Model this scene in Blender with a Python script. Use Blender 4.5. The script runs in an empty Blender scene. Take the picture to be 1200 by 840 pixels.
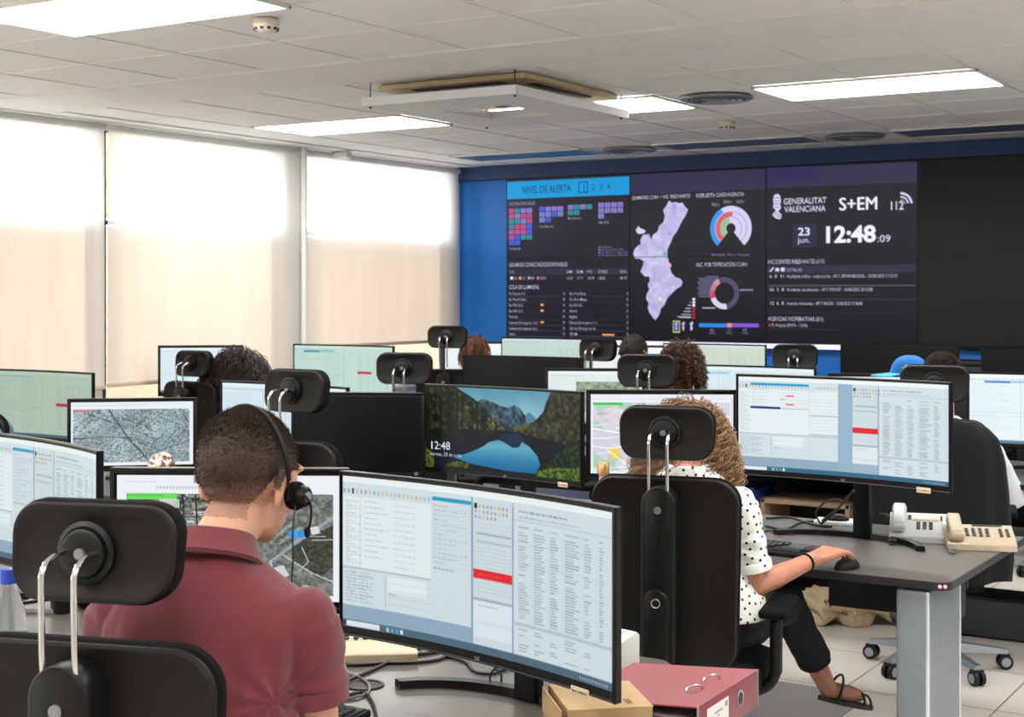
import bpy, bmesh, math, random
import numpy as np
from mathutils import Vector, Matrix, noise, Euler
random.seed(7); RNG = np.random.default_rng(7)
C = bpy.context.scene.collection
R = math.radians
PI = math.pi
# ------------------------------------------------------------------ camera geometry
FPX, YAW, HY, CAMZ = 1720.0, R(31.94), 342.0, 1.6
SY, CY = math.sin(YAW), math.cos(YAW)
def W(u, v, d):
    """point seen at photo position (u, v) at depth d"""
    l = (u-600)/FPX*d
    return Vector((-SY*d+CY*l, CY*d+SY*l, CAMZ-(v-HY)/FPX*d))
def atz(u, v, z):
    return W(u, v, (CAMZ-z)*FPX/(v-HY))
CEIL = CAMZ+1.103
WALLY = 10.86
WINX = -7.32
DESK = 0.735
# ------------------------------------------------------------------ materials
MATS = {}
def s2l(c):
    return tuple(((x/12.92) if x <= .04045 else ((x+.055)/1.055)**2.4) for x in c)
def mat(name, col, rough=.5, metal=0., bump=0., bscale=80., vary=0., vscale=6., spec=.5, emis=None, estr=0., trans=0., coat=0., stretch=None, sheen=0.):
    if name in MATS: return MATS[name]
    m = bpy.data.materials.new(name); m.use_nodes = True
    nt = m.node_tree; b = nt.nodes['Principled BSDF']
    col = s2l(col)
    b.inputs['Base Color'].default_value = (*col, 1)
    b.inputs['Roughness'].default_value = rough
    b.inputs['Metallic'].default_value = metal
    b.inputs['Specular IOR Level'].default_value = spec
    b.inputs['Transmission Weight'].default_value = trans
    b.inputs['Coat Weight'].default_value = coat
    b.inputs['Sheen Weight'].default_value = sheen
    if emis:
        b.inputs['Emission Color'].default_value = (*s2l(emis), 1); b.inputs['Emission Strength'].default_value = estr
    if vary or bump:
        tc = nt.nodes.new('ShaderNodeTexCoord'); mp = nt.nodes.new('ShaderNodeMapping')
        nt.links.new(tc.outputs['Object'], mp.inputs[0])
        if stretch: mp.inputs['Scale'].default_value = stretch
    if vary:
        n = nt.nodes.new('ShaderNodeTexNoise'); n.inputs['Scale'].default_value = vscale; n.inputs['Detail'].default_value = 5
        nt.links.new(mp.outputs[0], n.inputs['Vector'])
        cr = nt.nodes.new('ShaderNodeValToRGB')
        cr.color_ramp.elements[0].position = .3; cr.color_ramp.elements[1].position = .7
        cr.color_ramp.elements[0].color = (*[c*(1-vary) for c in col], 1)
        cr.color_ramp.elements[1].color = (*[min(1, c*(1+vary)) for c in col], 1)
        nt.links.new(n.outputs['Fac'], cr.inputs[0]); nt.links.new(cr.outputs[0], b.inputs['Base Color'])
    if bump:
        n = nt.nodes.new('ShaderNodeTexNoise'); n.inputs['Scale'].default_value = bscale; n.inputs['Detail'].default_value = 3
        nt.links.new(mp.outputs[0], n.inputs['Vector'])
        bp = nt.nodes.new('ShaderNodeBump'); bp.inputs['Strength'].default_value = bump; bp.inputs['Distance'].default_value = .01
        nt.links.new(n.outputs['Fac'], bp.inputs['Height']); nt.links.new(bp.outputs[0], b.inputs['Normal'])
    MATS[name] = m
    return m
plastic = mat('black_plastic', (.06, .057, .054), .42, bump=.08, bscale=900, spec=.25)
shellm = mat('chair_shell_plastic', (.085, .077, .072), .5, bump=.15, bscale=700, spec=.2)
fabric = mat('black_chair_fabric', (.05, .05, .052), .9, bump=.5, bscale=600, spec=.15)
bezelm = mat('monitor_bezel_black', (.025, .025, .028), .35, bump=.03, bscale=500, spec=.3)
chrome = mat('chrome', (.85, .85, .86), .12, 1., vary=.03)
alum = mat('brushed_aluminium', (.62, .65, .68), .35, .85, bump=.05, bscale=300)
grey_metal = mat('leg_grey_metal', (.52, .55, .57), .42, .3, vary=.04, vscale=30)
edge_metal = mat('leg_light_edge', (.86, .88, .92), .25, .5, vary=.02)
desktop = mat('desk_grey_laminate', (.34, .325, .31), .30, bump=.04, bscale=400, vary=.04, vscale=60)
deskedge = mat('desk_dark_edge', (.13, .13, .14), .4, vary=.05)
dark = mat('dark_metal', (.06, .06, .066), .5, .3, vary=.1)
rubber = mat('cable_black_rubber', (.06, .06, .06), .5, vary=.1)
cablegrey = mat('cable_grey_rubber', (.45, .44, .42), .5, vary=.1)
white_pl = mat('white_plastic', (.86, .86, .85), .4, vary=.03)
beige_pl = mat('beige_phone_plastic', (.74, .68, .58), .45, vary=.05, vscale=20)
grey_pl = mat('pale_grey_phone_plastic', (.76, .77, .77), .4, vary=.03)
btn_dark = mat('dark_buttons', (.22, .21, .21), .5, vary=.1)
skinm = mat('skin_light', (.80, .60, .50), .5, bump=.08, bscale=350, vary=.06, vscale=25)
skind = mat('skin_tan', (.70, .48, .38), .5, bump=.08, bscale=350, vary=.06, vscale=25)
eyew = mat('eye_white', (.92, .91, .88), .2, vary=.02)
eyed = mat('eye_iris', (.2, .13, .08), .2, vary=.1)
lipm = mat('lip', (.68, .38, .36), .45, vary=.05)
# ------------------------------------------------------------------ object helpers
def link(me, name, m=None, parent=None, smooth=False, autos=True):
    o = bpy.data.objects.new(name, me); C.objects.link(o)
    if m:
        for mm in (m if isinstance(m, (list, tuple)) else [m]): me.materials.append(mm)
    if parent: o.parent = parent
    if smooth:
        me.polygons.foreach_set('use_smooth', [True]*len(me.polygons))
        if autos:
            try: me.set_sharp_from_angle(angle=R(42))
            except Exception: pass
    return o
def tag(o, label=None, cat=None, group=None, kind=None):
    if label: o['label'] = label
    if cat: o['category'] = cat
    if group: o['group'] = group
    if kind: o['kind'] = kind
    return o
def empty(name, loc=(0, 0, 0), rz=0., label=None, cat=None, group=None):
    o = bpy.data.objects.new(name, None); C.objects.link(o); o.location = loc; o.rotation_euler = (0, 0, rz)
    o.empty_display_size = .1
    return tag(o, label, cat, group)
def copy_tree(o, parent=None):
    c = o.copy(); C.objects.link(c)
    if parent: c.parent = parent
    for ch in list(o.children): copy_tree(ch, c)
    return c
class MB:
    def __init__(s): s.bm = bmesh.new(); s.mi = 0
    def _fin(s, vs, M=None, loc=None, rot=None, new=None):
        if rot is not None: bmesh.ops.rotate(s.bm, verts=vs, cent=(0, 0, 0), matrix=(Euler(rot).to_matrix() if not isinstance(rot, Matrix) else rot))
        if loc is not None: bmesh.ops.translate(s.bm, verts=vs, vec=loc)
        if M is not None: bmesh.ops.transform(s.bm, verts=vs, matrix=M)
        if s.mi:
            for v in vs:
                for f in v.link_faces: f.material_index = s.mi
        return vs
    def box(s, size, loc=(0, 0, 0), rot=None, bev=0., seg=2):
        r = bmesh.ops.create_cube(s.bm, size=1); vs = r['verts']
        bmesh.ops.scale(s.bm, verts=vs, vec=size)
        if bev:
            es = list({e for v in vs for e in v.link_edges})
            rr = bmesh.ops.bevel(s.bm, geom=es, offset=bev, segments=seg, affect='EDGES', profile=.5)
            vs = list({v for f in rr['faces'] for v in f.verts} | {v for v in vs if v.is_valid})
        return s._fin(vs, loc=loc, rot=rot)
    def cyl(s, p0, p1, r0, r1=None, n=20, caps=True):
        p0, p1 = Vector(p0), Vector(p1); d = p1-p0; L = d.length
        if r1 is None: r1 = r0
        r = bmesh.ops.create_cone(s.bm, cap_ends=caps, segments=n, radius1=r0, radius2=r1, depth=L)
        q = d.to_track_quat('Z', 'Y').to_matrix().to_4x4()
        return s._fin(r['verts'], M=Matrix.Translation((p0+p1)/2) @ q)
    def sph(s, c, r, n=16, rot=None):
        rr = bmesh.ops.create_uvsphere(s.bm, u_segments=n*2, v_segments=n, radius=1)
        vs = rr['verts']; bmesh.ops.scale(s.bm, verts=vs, vec=(r if hasattr(r, '__len__') else (r, r, r)))
        return s._fin(vs, rot=rot, loc=c)
    def cap(s, p0, p1, r0, r1=None, n=12):
        r1 = r0 if r1 is None else r1
        s.sph(p0, r0, n=max(6, n//2)); s.sph(p1, r1, n=max(6, n//2))
        if (Vector(p1)-Vector(p0)).length > 1e-5: s.cyl(p0, p1, r0, r1, n=n)
    def tube(s, pts, r, n=8, closed=False):
        pts = [Vector(p) for p in pts]; rings = []; up = None
        for i, p in enumerate(pts):
            a = pts[i-1] if i else p; b = pts[i+1] if i < len(pts)-1 else p
            t = (b-a).normalized()
            if up is None:
                up = Vector((0, 0, 1)) if abs(t.z) < .9 else Vector((1, 0, 0))
            x = t.cross(up)
            if x.length < 1e-4: x = t.cross(Vector((1, .3, 0)))
            x.normalize(); y = x.cross(t).normalized(); up = y
            rr = r(i/(len(pts)-1)) if callable(r) else r
            rings.append([s.bm.verts.new(p+(x*math.cos(k*2*PI/n)+y*math.sin(k*2*PI/n))*rr) for k in range(n)])
        fs = []
        for a, b in zip(rings[:-1], rings[1:]):
            for k in range(n): fs.append(s.bm.faces.new((a[k], a[(k+1) % n], b[(k+1) % n], b[k])))
        fs.append(s.bm.faces.new(rings[0][::-1])); fs.append(s.bm.faces.new(rings[-1]))
        for f in fs: f.material_index = s.mi
        return rings
    def lathe(s, prof, c=(0, 0, 0), n=32, rot=None):
        """prof: (radius, z) list"""
        vs = []; rings = []
        for r, z in prof:
            ring = [s.bm.verts.new((max(r, 1e-4)*math.cos(k*2*PI/n), max(r, 1e-4)*math.sin(k*2*PI/n), z)) for k in range(n)]
            rings.append(ring); vs += ring
        for a, b in zip(rings[:-1], rings[1:]):
            for k in range(n): s.bm.faces.new((a[k], a[(k+1) % n], b[(k+1) % n], b[k]))
        s.bm.faces.new(rings[0][::-1]); s.bm.faces.new(rings[-1])
        return s._fin(vs, rot=rot, loc=c)
    def rings(s, rings, cap=True):
        """list of rings of points (same count) -> closed loft"""
        rs = [[s.bm.verts.new(p) for p in r] for r in rings]; n = len(rs[0]); fs = []
        for a, b in zip(rs[:-1], rs[1:]):
            for k in range(n): fs.append(s.bm.faces.new((a[k], a[(k+1) % n], b[(k+1) % n], b[k])))
        if cap: fs.append(s.bm.faces.new(rs[0][::-1])); fs.append(s.bm.faces.new(rs[-1]))
        for f in fs: f.material_index = s.mi
        return [v for r in rs for v in r]
    def prism(s, poly, h, M=None):
        """poly in XY, extruded h along Z"""
        a = [s.bm.verts.new((x, y, 0)) for x, y in poly]; b = [s.bm.verts.new((x, y, h)) for x, y in poly]; n = len(a)
        fs = [s.bm.faces.new(a[::-1]), s.bm.faces.new(b)]
        for k in range(n): fs.append(s.bm.faces.new((a[k], a[(k+1) % n], b[(k+1) % n], b[k])))
        for f in fs: f.material_index = s.mi
        if M is not None: bmesh.ops.transform(s.bm, verts=a+b, matrix=M)
        return a+b
    def mesh(s, name='m'):
        bmesh.ops.recalc_face_normals(s.bm, faces=s.bm.faces)
        me = bpy.data.meshes.new(name); s.bm.to_mesh(me); s.bm.free(); return me
    def build(s, name, m, parent=None, smooth=True, loc=None, rot=None):
        o = link(s.mesh(name), name, m, parent, smooth)
        if loc is not None: o.location = loc
        if rot is not None: o.rotation_euler = rot
        return o
def rrect(w, h, r, n=8, taper=0.):
    """rounded rectangle outline centred at 0"""
    r = min(r, w/2-1e-4, h/2-1e-4); P = []
    for cx, cy, a0 in ((w/2-r, h/2-r, 0), (-w/2+r, h/2-r, 90), (-w/2+r, -h/2+r, 180), (w/2-r, -h/2+r, 270)):
        for k in range(n+1):
            a = R(a0+90*k/n); P.append((cx+r*math.cos(a), cy+r*math.sin(a)))
    return [(x*(1+taper*y/h), y) for x, y in P]
def pad(mb, outline, layers, curve=lambda x, z: 0., c=(0, 0, 0)):
    """loft of an XZ outline; layers: (inset, y) from back (-y) to front"""
    cx = sum(p[0] for p in outline)/len(outline); cz = sum(p[1] for p in outline)/len(outline)
    hw = max(abs(p[0]-cx) for p in outline); hh = max(abs(p[1]-cz) for p in outline)
    rings = []
    for ins, y in layers:
        fx = max(.02, 1-ins/hw); fz = max(.02, 1-ins/hh); ring = []
        for x, z in outline:
            X = cx+(x-cx)*fx; Z = cz+(z-cz)*fz
            ring.append((c[0]+X, c[1]+y+curve(X, Z), c[2]+Z))
        rings.append(ring)
    return mb.rings(rings)
def catmull(P, n=8):
    P = [Vector(p) for p in P]; Q = [P[0]*2-P[1]]+P+[P[-1]*2-P[-2]]; out = []
    for i in range(1, len(Q)-2):
        p0, p1, p2, p3 = Q[i-1:i+3]
        for k in range(n):
            t = k/n
            out.append(.5*((2*p1)+(p2-p0)*t+(2*p0-5*p1+4*p2-p3)*t*t+(3*p1-p0-3*p2+p3)*t*t*t))
    out.append(P[-1]); return out
def remesh(mb, voxel=.006, smooth=6, fac=.5):
    o = link(mb.mesh('tmp'), 'tmp')
    md = o.modifiers.new('r', 'REMESH'); md.mode = 'VOXEL'; md.voxel_size = voxel; md.use_smooth_shade = True
    if smooth:
        sm = o.modifiers.new('s', 'SMOOTH'); sm.iterations = smooth; sm.factor = fac
    dg = bpy.context.evaluated_depsgraph_get(); dg.update()
    me = bpy.data.meshes.new_from_object(o.evaluated_get(dg))
    old = o.data; bpy.data.objects.remove(o); bpy.data.meshes.remove(old)
    me.materials.clear()
    return me
def getco(me):
    a = np.empty(len(me.vertices)*3, dtype=np.float32); me.vertices.foreach_get('co', a); return a.reshape(-1, 3)
def setco(me, a):
    me.vertices.foreach_set('co', np.asarray(a, dtype=np.float32).ravel()); me.update()
def getno(me):
    a = np.empty(len(me.vertices)*3, dtype=np.float32); me.vertices.foreach_get('normal', a); return a.reshape(-1, 3)
def mesh_np(name, V, F):
    me = bpy.data.meshes.new(name); V = np.asarray(V, dtype=np.float32); F = np.asarray(F, dtype=np.int32)
    me.vertices.add(len(V)); me.vertices.foreach_set('co', V.ravel())
    me.loops.add(F.size); me.loops.foreach_set('vertex_index', F.ravel())
    me.polygons.add(len(F)); me.polygons.foreach_set('loop_start', np.arange(0, F.size, F.shape[1], dtype=np.int32))
    me.update(calc_edges=True); me.validate(); return me
# ------------------------------------------------------------------ canvas painter (screen pictures)
def vnoise(h, w, cell, seed=0, octv=3):
    rg = np.random.default_rng(seed); out = np.zeros((h, w)); amp = 1; tot = 0
    for o in range(octv):
        c = max(1.5, cell/2**o); gh, gw = int(h/c)+3, int(w/c)+3; g = rg.random((gh, gw))
        yy = np.arange(h)/c; xx = np.arange(w)/c; yi = yy.astype(int); xi = xx.astype(int)
        fy = (yy-yi)[:, None]; fx = (xx-xi)[None, :]; fy = fy*fy*(3-2*fy); fx = fx*fx*(3-2*fx)
        a = g[yi][:, xi]; b = g[yi][:, xi+1]; c_ = g[yi+1][:, xi]; d = g[yi+1][:, xi+1]
        out += amp*((a*(1-fx)+b*fx)*(1-fy)+(c_*(1-fx)+d*fx)*fy); tot += amp; amp *= .5
    return out/tot
_tx = {}
def text_tris(s, bold=0.):
    k = (s, bold)
    if k in _tx: return _tx[k]
    cu = bpy.data.curves.new('t', 'FONT'); cu.body = s; cu.offset = bold; cu.resolution_u = 3
    o = bpy.data.objects.new('t', cu); C.objects.link(o)
    dg = bpy.context.evaluated_depsgraph_get(); dg.update()
    me = bpy.data.meshes.new_from_object(o.evaluated_get(dg)); me.calc_loop_triangles()
    co = getco(me)[:, :2] if len(me.vertices) else np.zeros((0, 2))
    T = np.array([t.vertices[:] for t in me.loop_triangles], dtype=int)
    bpy.data.objects.remove(o); bpy.data.curves.remove(cu); bpy.data.meshes.remove(me)
    _tx[k] = (co, T); return _tx[k]
class Canvas:
    def __init__(s, w, h, bg=(0, 0, 0)):
        s.w, s.h = w, h; s.a = np.zeros((h, w, 3)); s.a[:] = bg
    def rect(s, x0, y0, x1, y1, c, al=1.):
        """normalised coordinates, y down"""
        X0, X1 = sorted((x0*s.w, x1*s.w)); Y0, Y1 = sorted((y0*s.h, y1*s.h))
        cx = np.clip(np.minimum(np.arange(s.w)+1, X1)-np.maximum(np.arange(s.w), X0), 0, 1)
        cy = np.clip(np.minimum(np.arange(s.h)+1, Y1)-np.maximum(np.arange(s.h), Y0), 0, 1)
        m = (cy[:, None]*cx[None, :]*al)[..., None]; s.a = s.a*(1-m)+np.array(c)*m
    def poly(s, pts, c, al=1., ss=2):
        P = np.array([(x*s.w, y*s.h) for x, y in pts]); x0, y0 = np.floor(P.min(0)).astype(int); x1, y1 = np.ceil(P.max(0)).astype(int)
        x0, y0 = max(0, x0), max(0, y0); x1, y1 = min(s.w, x1), min(s.h, y1)
        if x1 <= x0 or y1 <= y0: return
        xx, yy = np.meshgrid(x0+(np.arange((x1-x0)*ss)+.5)/ss, y0+(np.arange((y1-y0)*ss)+.5)/ss); ins = np.zeros(xx.shape, bool)
        for i in range(len(P)):
            ax, ay = P[i-1]; bx, by = P[i]
            if ay == by: continue
            ins ^= ((ay > yy) != (by > yy)) & (xx < (bx-ax)*(yy-ay)/(by-ay)+ax)
        m = ins.reshape(y1-y0, ss, x1-x0, ss).mean((1, 3))[..., None]*al
        s.a[y0:y1, x0:x1] = s.a[y0:y1, x0:x1]*(1-m)+np.asarray(c if not isinstance(c, np.ndarray) else c[y0:y1, x0:x1])*m
    def line(s, pts, wd, c, al=1.):
        """wd in canvas pixels"""
        for (ax, ay), (bx, by) in zip(pts[:-1], pts[1:]):
            ax, bx = ax*s.w, bx*s.w; ay, by = ay*s.h, by*s.h; L = math.hypot(bx-ax, by-ay) or 1; r = wd/2+1.5
            x0, x1 = max(0, int(min(ax, bx)-r)), min(s.w, int(max(ax, bx)+r)+1); y0, y1 = max(0, int(min(ay, by)-r)), min(s.h, int(max(ay, by)+r)+1)
            if x1 <= x0 or y1 <= y0: continue
            xx, yy = np.meshgrid(np.arange(x0, x1)+.5, np.arange(y0, y1)+.5)
            t = np.clip(((xx-ax)*(bx-ax)+(yy-ay)*(by-ay))/L/L, 0, 1); d = np.hypot(xx-ax-t*(bx-ax), yy-ay-t*(by-ay))
            m = np.clip(wd/2+.5-d, 0, min(1, wd))[..., None]*al; s.a[y0:y1, x0:x1] = s.a[y0:y1, x0:x1]*(1-m)+np.array(c)*m
    def ring(s, cx, cy, r0, r1, a0, a1, c):
        """centre normalised, radii in canvas pixels, angles in degrees clockwise from up"""
        X, Y = cx*s.w, cy*s.h; x0, x1 = max(0, int(X-r1-2)), min(s.w, int(X+r1+3)); y0, y1 = max(0, int(Y-r1-2)), min(s.h, int(Y+r1+3))
        xx, yy = np.meshgrid(np.arange(x0, x1)+.5-X, np.arange(y0, y1)+.5-Y); r = np.hypot(xx, yy); a = np.degrees(np.arctan2(xx, -yy))
        m = np.clip(r-r0+.5, 0, 1)*np.clip(r1-r+.5, 0, 1)*((a >= a0) & (a <= a1)); m = m[..., None]
        s.a[y0:y1, x0:x1] = s.a[y0:y1, x0:x1]*(1-m)+np.array(c)*m
    def text(s, x, y, st, size, c, bold=0., width=None, al=1., align='l'):
        """baseline-left at (x, y) normalised; size = cap height in canvas px; width = total width in px"""
        co, T = text_tris(st, bold)
        if not len(co): return
        P = co.copy(); k = size/.7; sx = k
        ex = P[:, 0].max()
        if width: sx = width/ex
        P = np.stack([P[:, 0]*sx, -P[:, 1]*k], 1)
        if align == 'c': P[:, 0] -= ex*sx/2
        if align == 'r': P[:, 0] -= ex*sx
        P += (x*s.w, y*s.h); ss = 3
        x0, y0 = np.floor(P.min(0)).astype(int)-1; x1, y1 = np.ceil(P.max(0)).astype(int)+1
        x0, y0 = max(0, x0), max(0, y0); x1, y1 = min(s.w, x1), min(s.h, y1)
        if x1 <= x0 or y1 <= y0: return
        M = np.zeros(((y1-y0)*ss, (x1-x0)*ss), bool); Q = (P-(x0, y0))*ss
        for t in T:
            a, b, d = Q[t]; q0 = np.floor(np.minimum(np.minimum(a, b), d)).astype(int); q1 = np.ceil(np.maximum(np.maximum(a, b), d)).astype(int)
            q0 = np.maximum(q0, 0); q1 = np.minimum(q1, (M.shape[1], M.shape[0]))
            if (q1 <= q0).any(): continue
            xx, yy = np.meshgrid(np.arange(q0[0], q1[0])+.5, np.arange(q0[1], q1[1])+.5)
            e = lambda p, q: (q[0]-p[0])*(yy-p[1])-(q[1]-p[1])*(xx-p[0])
            e1, e2, e3 = e(a, b), e(b, d), e(d, a)
            M[q0[1]:q1[1], q0[0]:q1[0]] |= ((e1 >= 0) & (e2 >= 0) & (e3 >= 0)) | ((e1 <= 0) & (e2 <= 0) & (e3 <= 0))
        m = M.reshape(y1-y0, ss, x1-x0, ss).mean((1, 3))[..., None]*al
        s.a[y0:y1, x0:x1] = s.a[y0:y1, x0:x1]*(1-m)+np.array(c)*m
    def scrib(s, x0, x1, y, c, al=.6, hgt=.008, seed=0):
        """a line of unreadable tiny writing"""
        rg = random.Random(seed); x = x0
        while x < x1:
            L = rg.uniform(.006, .02); s.rect(x, y, min(x+L, x1), y+hgt, c, al*rg.uniform(.6, 1)); x += L+.004
def screen_mat(strength=1.):
    n = 'screen_light_%.2f' % strength
    if n in MATS: return MATS[n]
    m = bpy.data.materials.new(n); m.use_nodes = True; nt = m.node_tree; b = nt.nodes['Principled BSDF']
    at = nt.nodes.new('ShaderNodeAttribute'); at.attribute_name = 'picture'
    b.inputs['Base Color'].default_value = (.005, .005, .006, 1); b.inputs['Roughness'].default_value = .35; b.inputs['Specular IOR Level'].default_value = .15
    nt.links.new(at.outputs['Color'], b.inputs['Emission Color']); b.inputs['Emission Strength'].default_value = strength
    MATS[n] = m; return m
offscreen = mat('dark_screen_glass', (.02, .019, .018), .35, spec=.3, vary=.03)
def screen_mesh(cv, w, h, radius=None, name='screen'):
    """grid whose points carry the picture's colours; faces -Y, centred at 0"""
    nx, ny = cv.w, cv.h
    xs = (np.arange(nx)/(nx-1)-.5)*w; zs = (.5-np.arange(ny)/(ny-1))*h
    X, Z = np.meshgrid(xs, zs); Y = -(X**2)/(2*radius) if radius else np.zeros_like(X)
    V = np.stack([X, Y, Z], -1).reshape(-1, 3)
    i = (np.arange(ny-1)[:, None]*nx+np.arange(nx-1)[None, :]).ravel()
    F = np.stack([i, i+nx, i+nx+1, i+1], 1)
    me = mesh_np(name, V, F)
    at = me.attributes.new('picture', 'FLOAT_COLOR', 'POINT')
    a = np.clip(cv.a, 0, 1); a = np.where(a <= .04045, a/12.92, ((a+.055)/1.055)**2.4)
    at.data.foreach_set('color', np.concatenate([a.reshape(-1, 3), np.ones((nx*ny, 1))], 1).astype(np.float32).ravel())
    return me
# ------------------------------------------------------------------ pictures on the desk monitors
def ui_main(W_, H_, gap=False, tint=(1, 1, 1), seed=1, simple=False):
    T = lambda r, g, b: (r*tint[0], g*tint[1], b*tint[2])
    cv = Canvas(W_, H_, T(.60, .69, .76)); g1 = T(.80, .85, .87); g2 = T(.87, .90, .91); ink = T(.45, .50, .54); ln = T(.62, .67, .71)
    e = .475 if not gap else .475
    cv.rect(0, 0, 1, .045, T(.90, .93, .93))
    cv.rect(0, .045, e, .855, g1)                      # application window
    cv.rect(0, .045, 1, .075, T(.80, .86, .88))
    for k in range(30):
        c = random.Random(k*3+seed).choice([(.75, .62, .2), (.3, .35, .4), (.7, .3, .25), (.4, .55, .65), (.55, .6, .6)])
        if k in (22, 23): continue
        x = .004+k*.0155
        if x < e-.02: cv.rect(x, .085, x+.006, .110, T(*c), .5)
    cv.rect(.035, .080, .041, .115, T(.12, .14, .18))
    cv.rect(.0, .13, .062, .59, g2); cv.rect(.008, .16, .058, .165, ln, .6)
    for k in range(24): cv.scrib(.012, .03+.02*((k*7) % 3), .175+k*.017, ink, .45, .006, seed+k)
    f0, f1 = (.068, .325) if not gap else (.058, .475)
    cv.rect(f0, .13, f1, .60, g2)
    if not gap:
        for k in range(11):
            cv.scrib(f0+.012, f0+.06+.02*(k % 3), .155+k*.036, ink, .4, .008, seed+40+k)
            cv.scrib(f0+.12, f0+.20, .16+k*.04, ink, .28, .008, seed+60+k)
        cv.rect(.33, .075, e, .098, T(.05, .58, .74)); cv.rect(.33, .1, e, .84, g1)
        for k in range(13): cv.scrib(.335, .39+.07*((k*5) % 3)/2, .125+k*.03, ink, .38, .008, seed+80+k); cv.rect(.332, .145+k*.03, e-.004, .148+k*.03, ln, .35)
        cv.scrib(.335, .41, .52, ink, .7, .012, 3)
    else:
        cv.rect(.058, .065, .335, .088, T(.05, .58, .74)); cv.rect(.335, .1, .337, .84, ln, .5)
        for k in range(6): cv.scrib(.065, .14, .13+k*.035, ink, .35, .008, seed+k); cv.rect(.20, .125+k*.036, .33, .128+k*.036, ln, .5)
        for y in (.185, .275): cv.rect(.225, y, .265, y+.018, T(.92, .35, .42), .8)
        cv.rect(.20, .225, .22, .24, T(.4, .8, .5), .6); cv.rect(.058, .315, .20, .338, T(.03, .12, .50)); cv.rect(.2, .325, .335, .331, T(.4, .5, .62), .8)
        for k in range(12): cv.rect(.342, .14+k*.036, .47, .143+k*.036, ln, .5)
        cv.rect(.34, .38, .475, .395, ln, .7); cv.rect(.34, .58, .475, .595, ln, .7)
    cv.rect(.0, .60, e if gap else .325, .612, ln, .6)
    for k in range(10): cv.scrib(.012, .05+.03*((k*5) % 3), .63+k*.021, ink, .5, .008, seed+100+k); cv.scrib(.062, .095+.02*(k % 2), .63+k*.021, ink, .35, .008, seed+120+k)
    cv.rect(.155, .62, .158, .83, ln, .7); cv.rect(.165, .63, .31, .73, g2); cv.scrib(.17, .2, .74, ink, .6, .01, 9)
    for k in range(4): cv.rect(.163, .67+k*.045, .318, .674+k*.045, ln, .4)
    cv.rect(0, .855, e, .945, T(.55, .65, .73))
    # right application
    c0, c1 = (.483, .628) if not gap else (.545, .665)
    t0 = c1+.006
    if gap: cv.rect(e, .045, c0, .945, T(.57, .68, .76))
    cv.rect(c0, .055, c1, .855 if gap else .95, T(.79, .84, .86)); cv.rect(t0, .05, 1, .95, g1)
    cv.rect(e, .045, c0-.002 if not gap else e, .95, T(.55, .62, .68)); cv.rect(c1+.001, .05, c1+.004, .95, T(.5, .58, .66))
    for r_ in range(3):
        for k in range(9 if r_ < 2 else 6):
            c = [(.85, .65, .1), (.8, .25, .2), (.35, .4, .45), (.3, .6, .35), (.25, .4, .7)][(k*3+r_*2) % 5]
            cv.rect(c0+.006+k*.0145, .086+r_*.034, c0+.013+k*.0145, .106+r_*.034, T(*c), .5)
    cv.rect(c0+.004, .08, c0+.014, .112, T(.05, .06, .08))
    for k in range(18): cv.rect(c0+.003, .2+k*.0245, c1-.003, .203+k*.0245, ln, .55)
    cv.rect(c0+.01, .26, c1-.003, .268, T(.45, .55, .62), .8); cv.rect(c0+.01, .31, c1-.003, .315, T(.45, .55, .62), .8)
    cv.rect(c0, .485, c1, .54, T(.86, .09, .13)); cv.scrib(c0+.02, c1-.04, .51, T(1, .6, .6), .5, .008, 8)
    cv.rect(c0, .66, c1, .675, T(.62, .66, .70)); cv.rect(c0, .68, c1, .9 if not gap else .85, T(.84, .88, .90))
    cv.scrib(c0+.02, c1-.05, .70, ink, .6, .008, 18); cv.rect(c0, .80, c1, .82, g1)
    cv.scrib(t0+.02, t0+.2, .085, ink, .8, .012, 4); cv.scrib(t0+.02, t0+.24, .12, ink, .5, .009, 5)
    cv.rect(t0, .145, 1, .148, ln)
    cols = [(t0+.018, .045), (t0+.075, .045), (t0+.135, .035), (t0+.19, .06), (t0+.262, .03), (t0+.318, .02)]
    rg = random.Random(seed)
    for k in range(34):
        y = .18+k*.0168
        for j, (x, wd) in enumerate(cols):
            if y < .20 and k: continue
            if rg.random() < .93 and x+wd*.9 < .99: cv.rect(x, y, min(.985, x+wd*rg.uniform(.5, .95)), y+.0075, ink, rg.uniform(.35, .7))
    for k in range(5): cv.rect(t0+.012, .28+k*.12, .985, .283+k*.12, T(.70, .77, .72), .6)
    cv.rect(t0, .755, 1, .775, T(.70, .75, .79))
    for k in range(8):
        for j, (x, wd) in enumerate(cols[:5]):
            if rg.random() < .6: cv.rect(x, .79+k*.018, x+wd*rg.uniform(.4, .9), .7975+k*.018, ink, .5)
    for x, wd in cols[1:]: cv.rect(x-.008, .165, x-.007, .75, ln, .5)
    cv.rect(0, .95, 1, 1, T(.20, .40, .50) if gap else T(.30, .40, .47)); cv.rect(.015, .957, .135, .993, T(.86, .89, .91))
    cv.rect(.003, .96, .011, .99, T(.1, .15, .2))
    for k in range(5): cv.rect(.143+k*.017, .962, .153+k*.017, .99, T(*[(.3, .4, .45), (.65, .75, .8), (.5, .6, .65), (.2, .65, .75), (.85, .9, .9)][k]))
    for k in range(12): cv.rect(.88+k*.009, .968, .884+k*.009, .985, T(.75, .8, .85), .7)
    return cv
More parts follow.
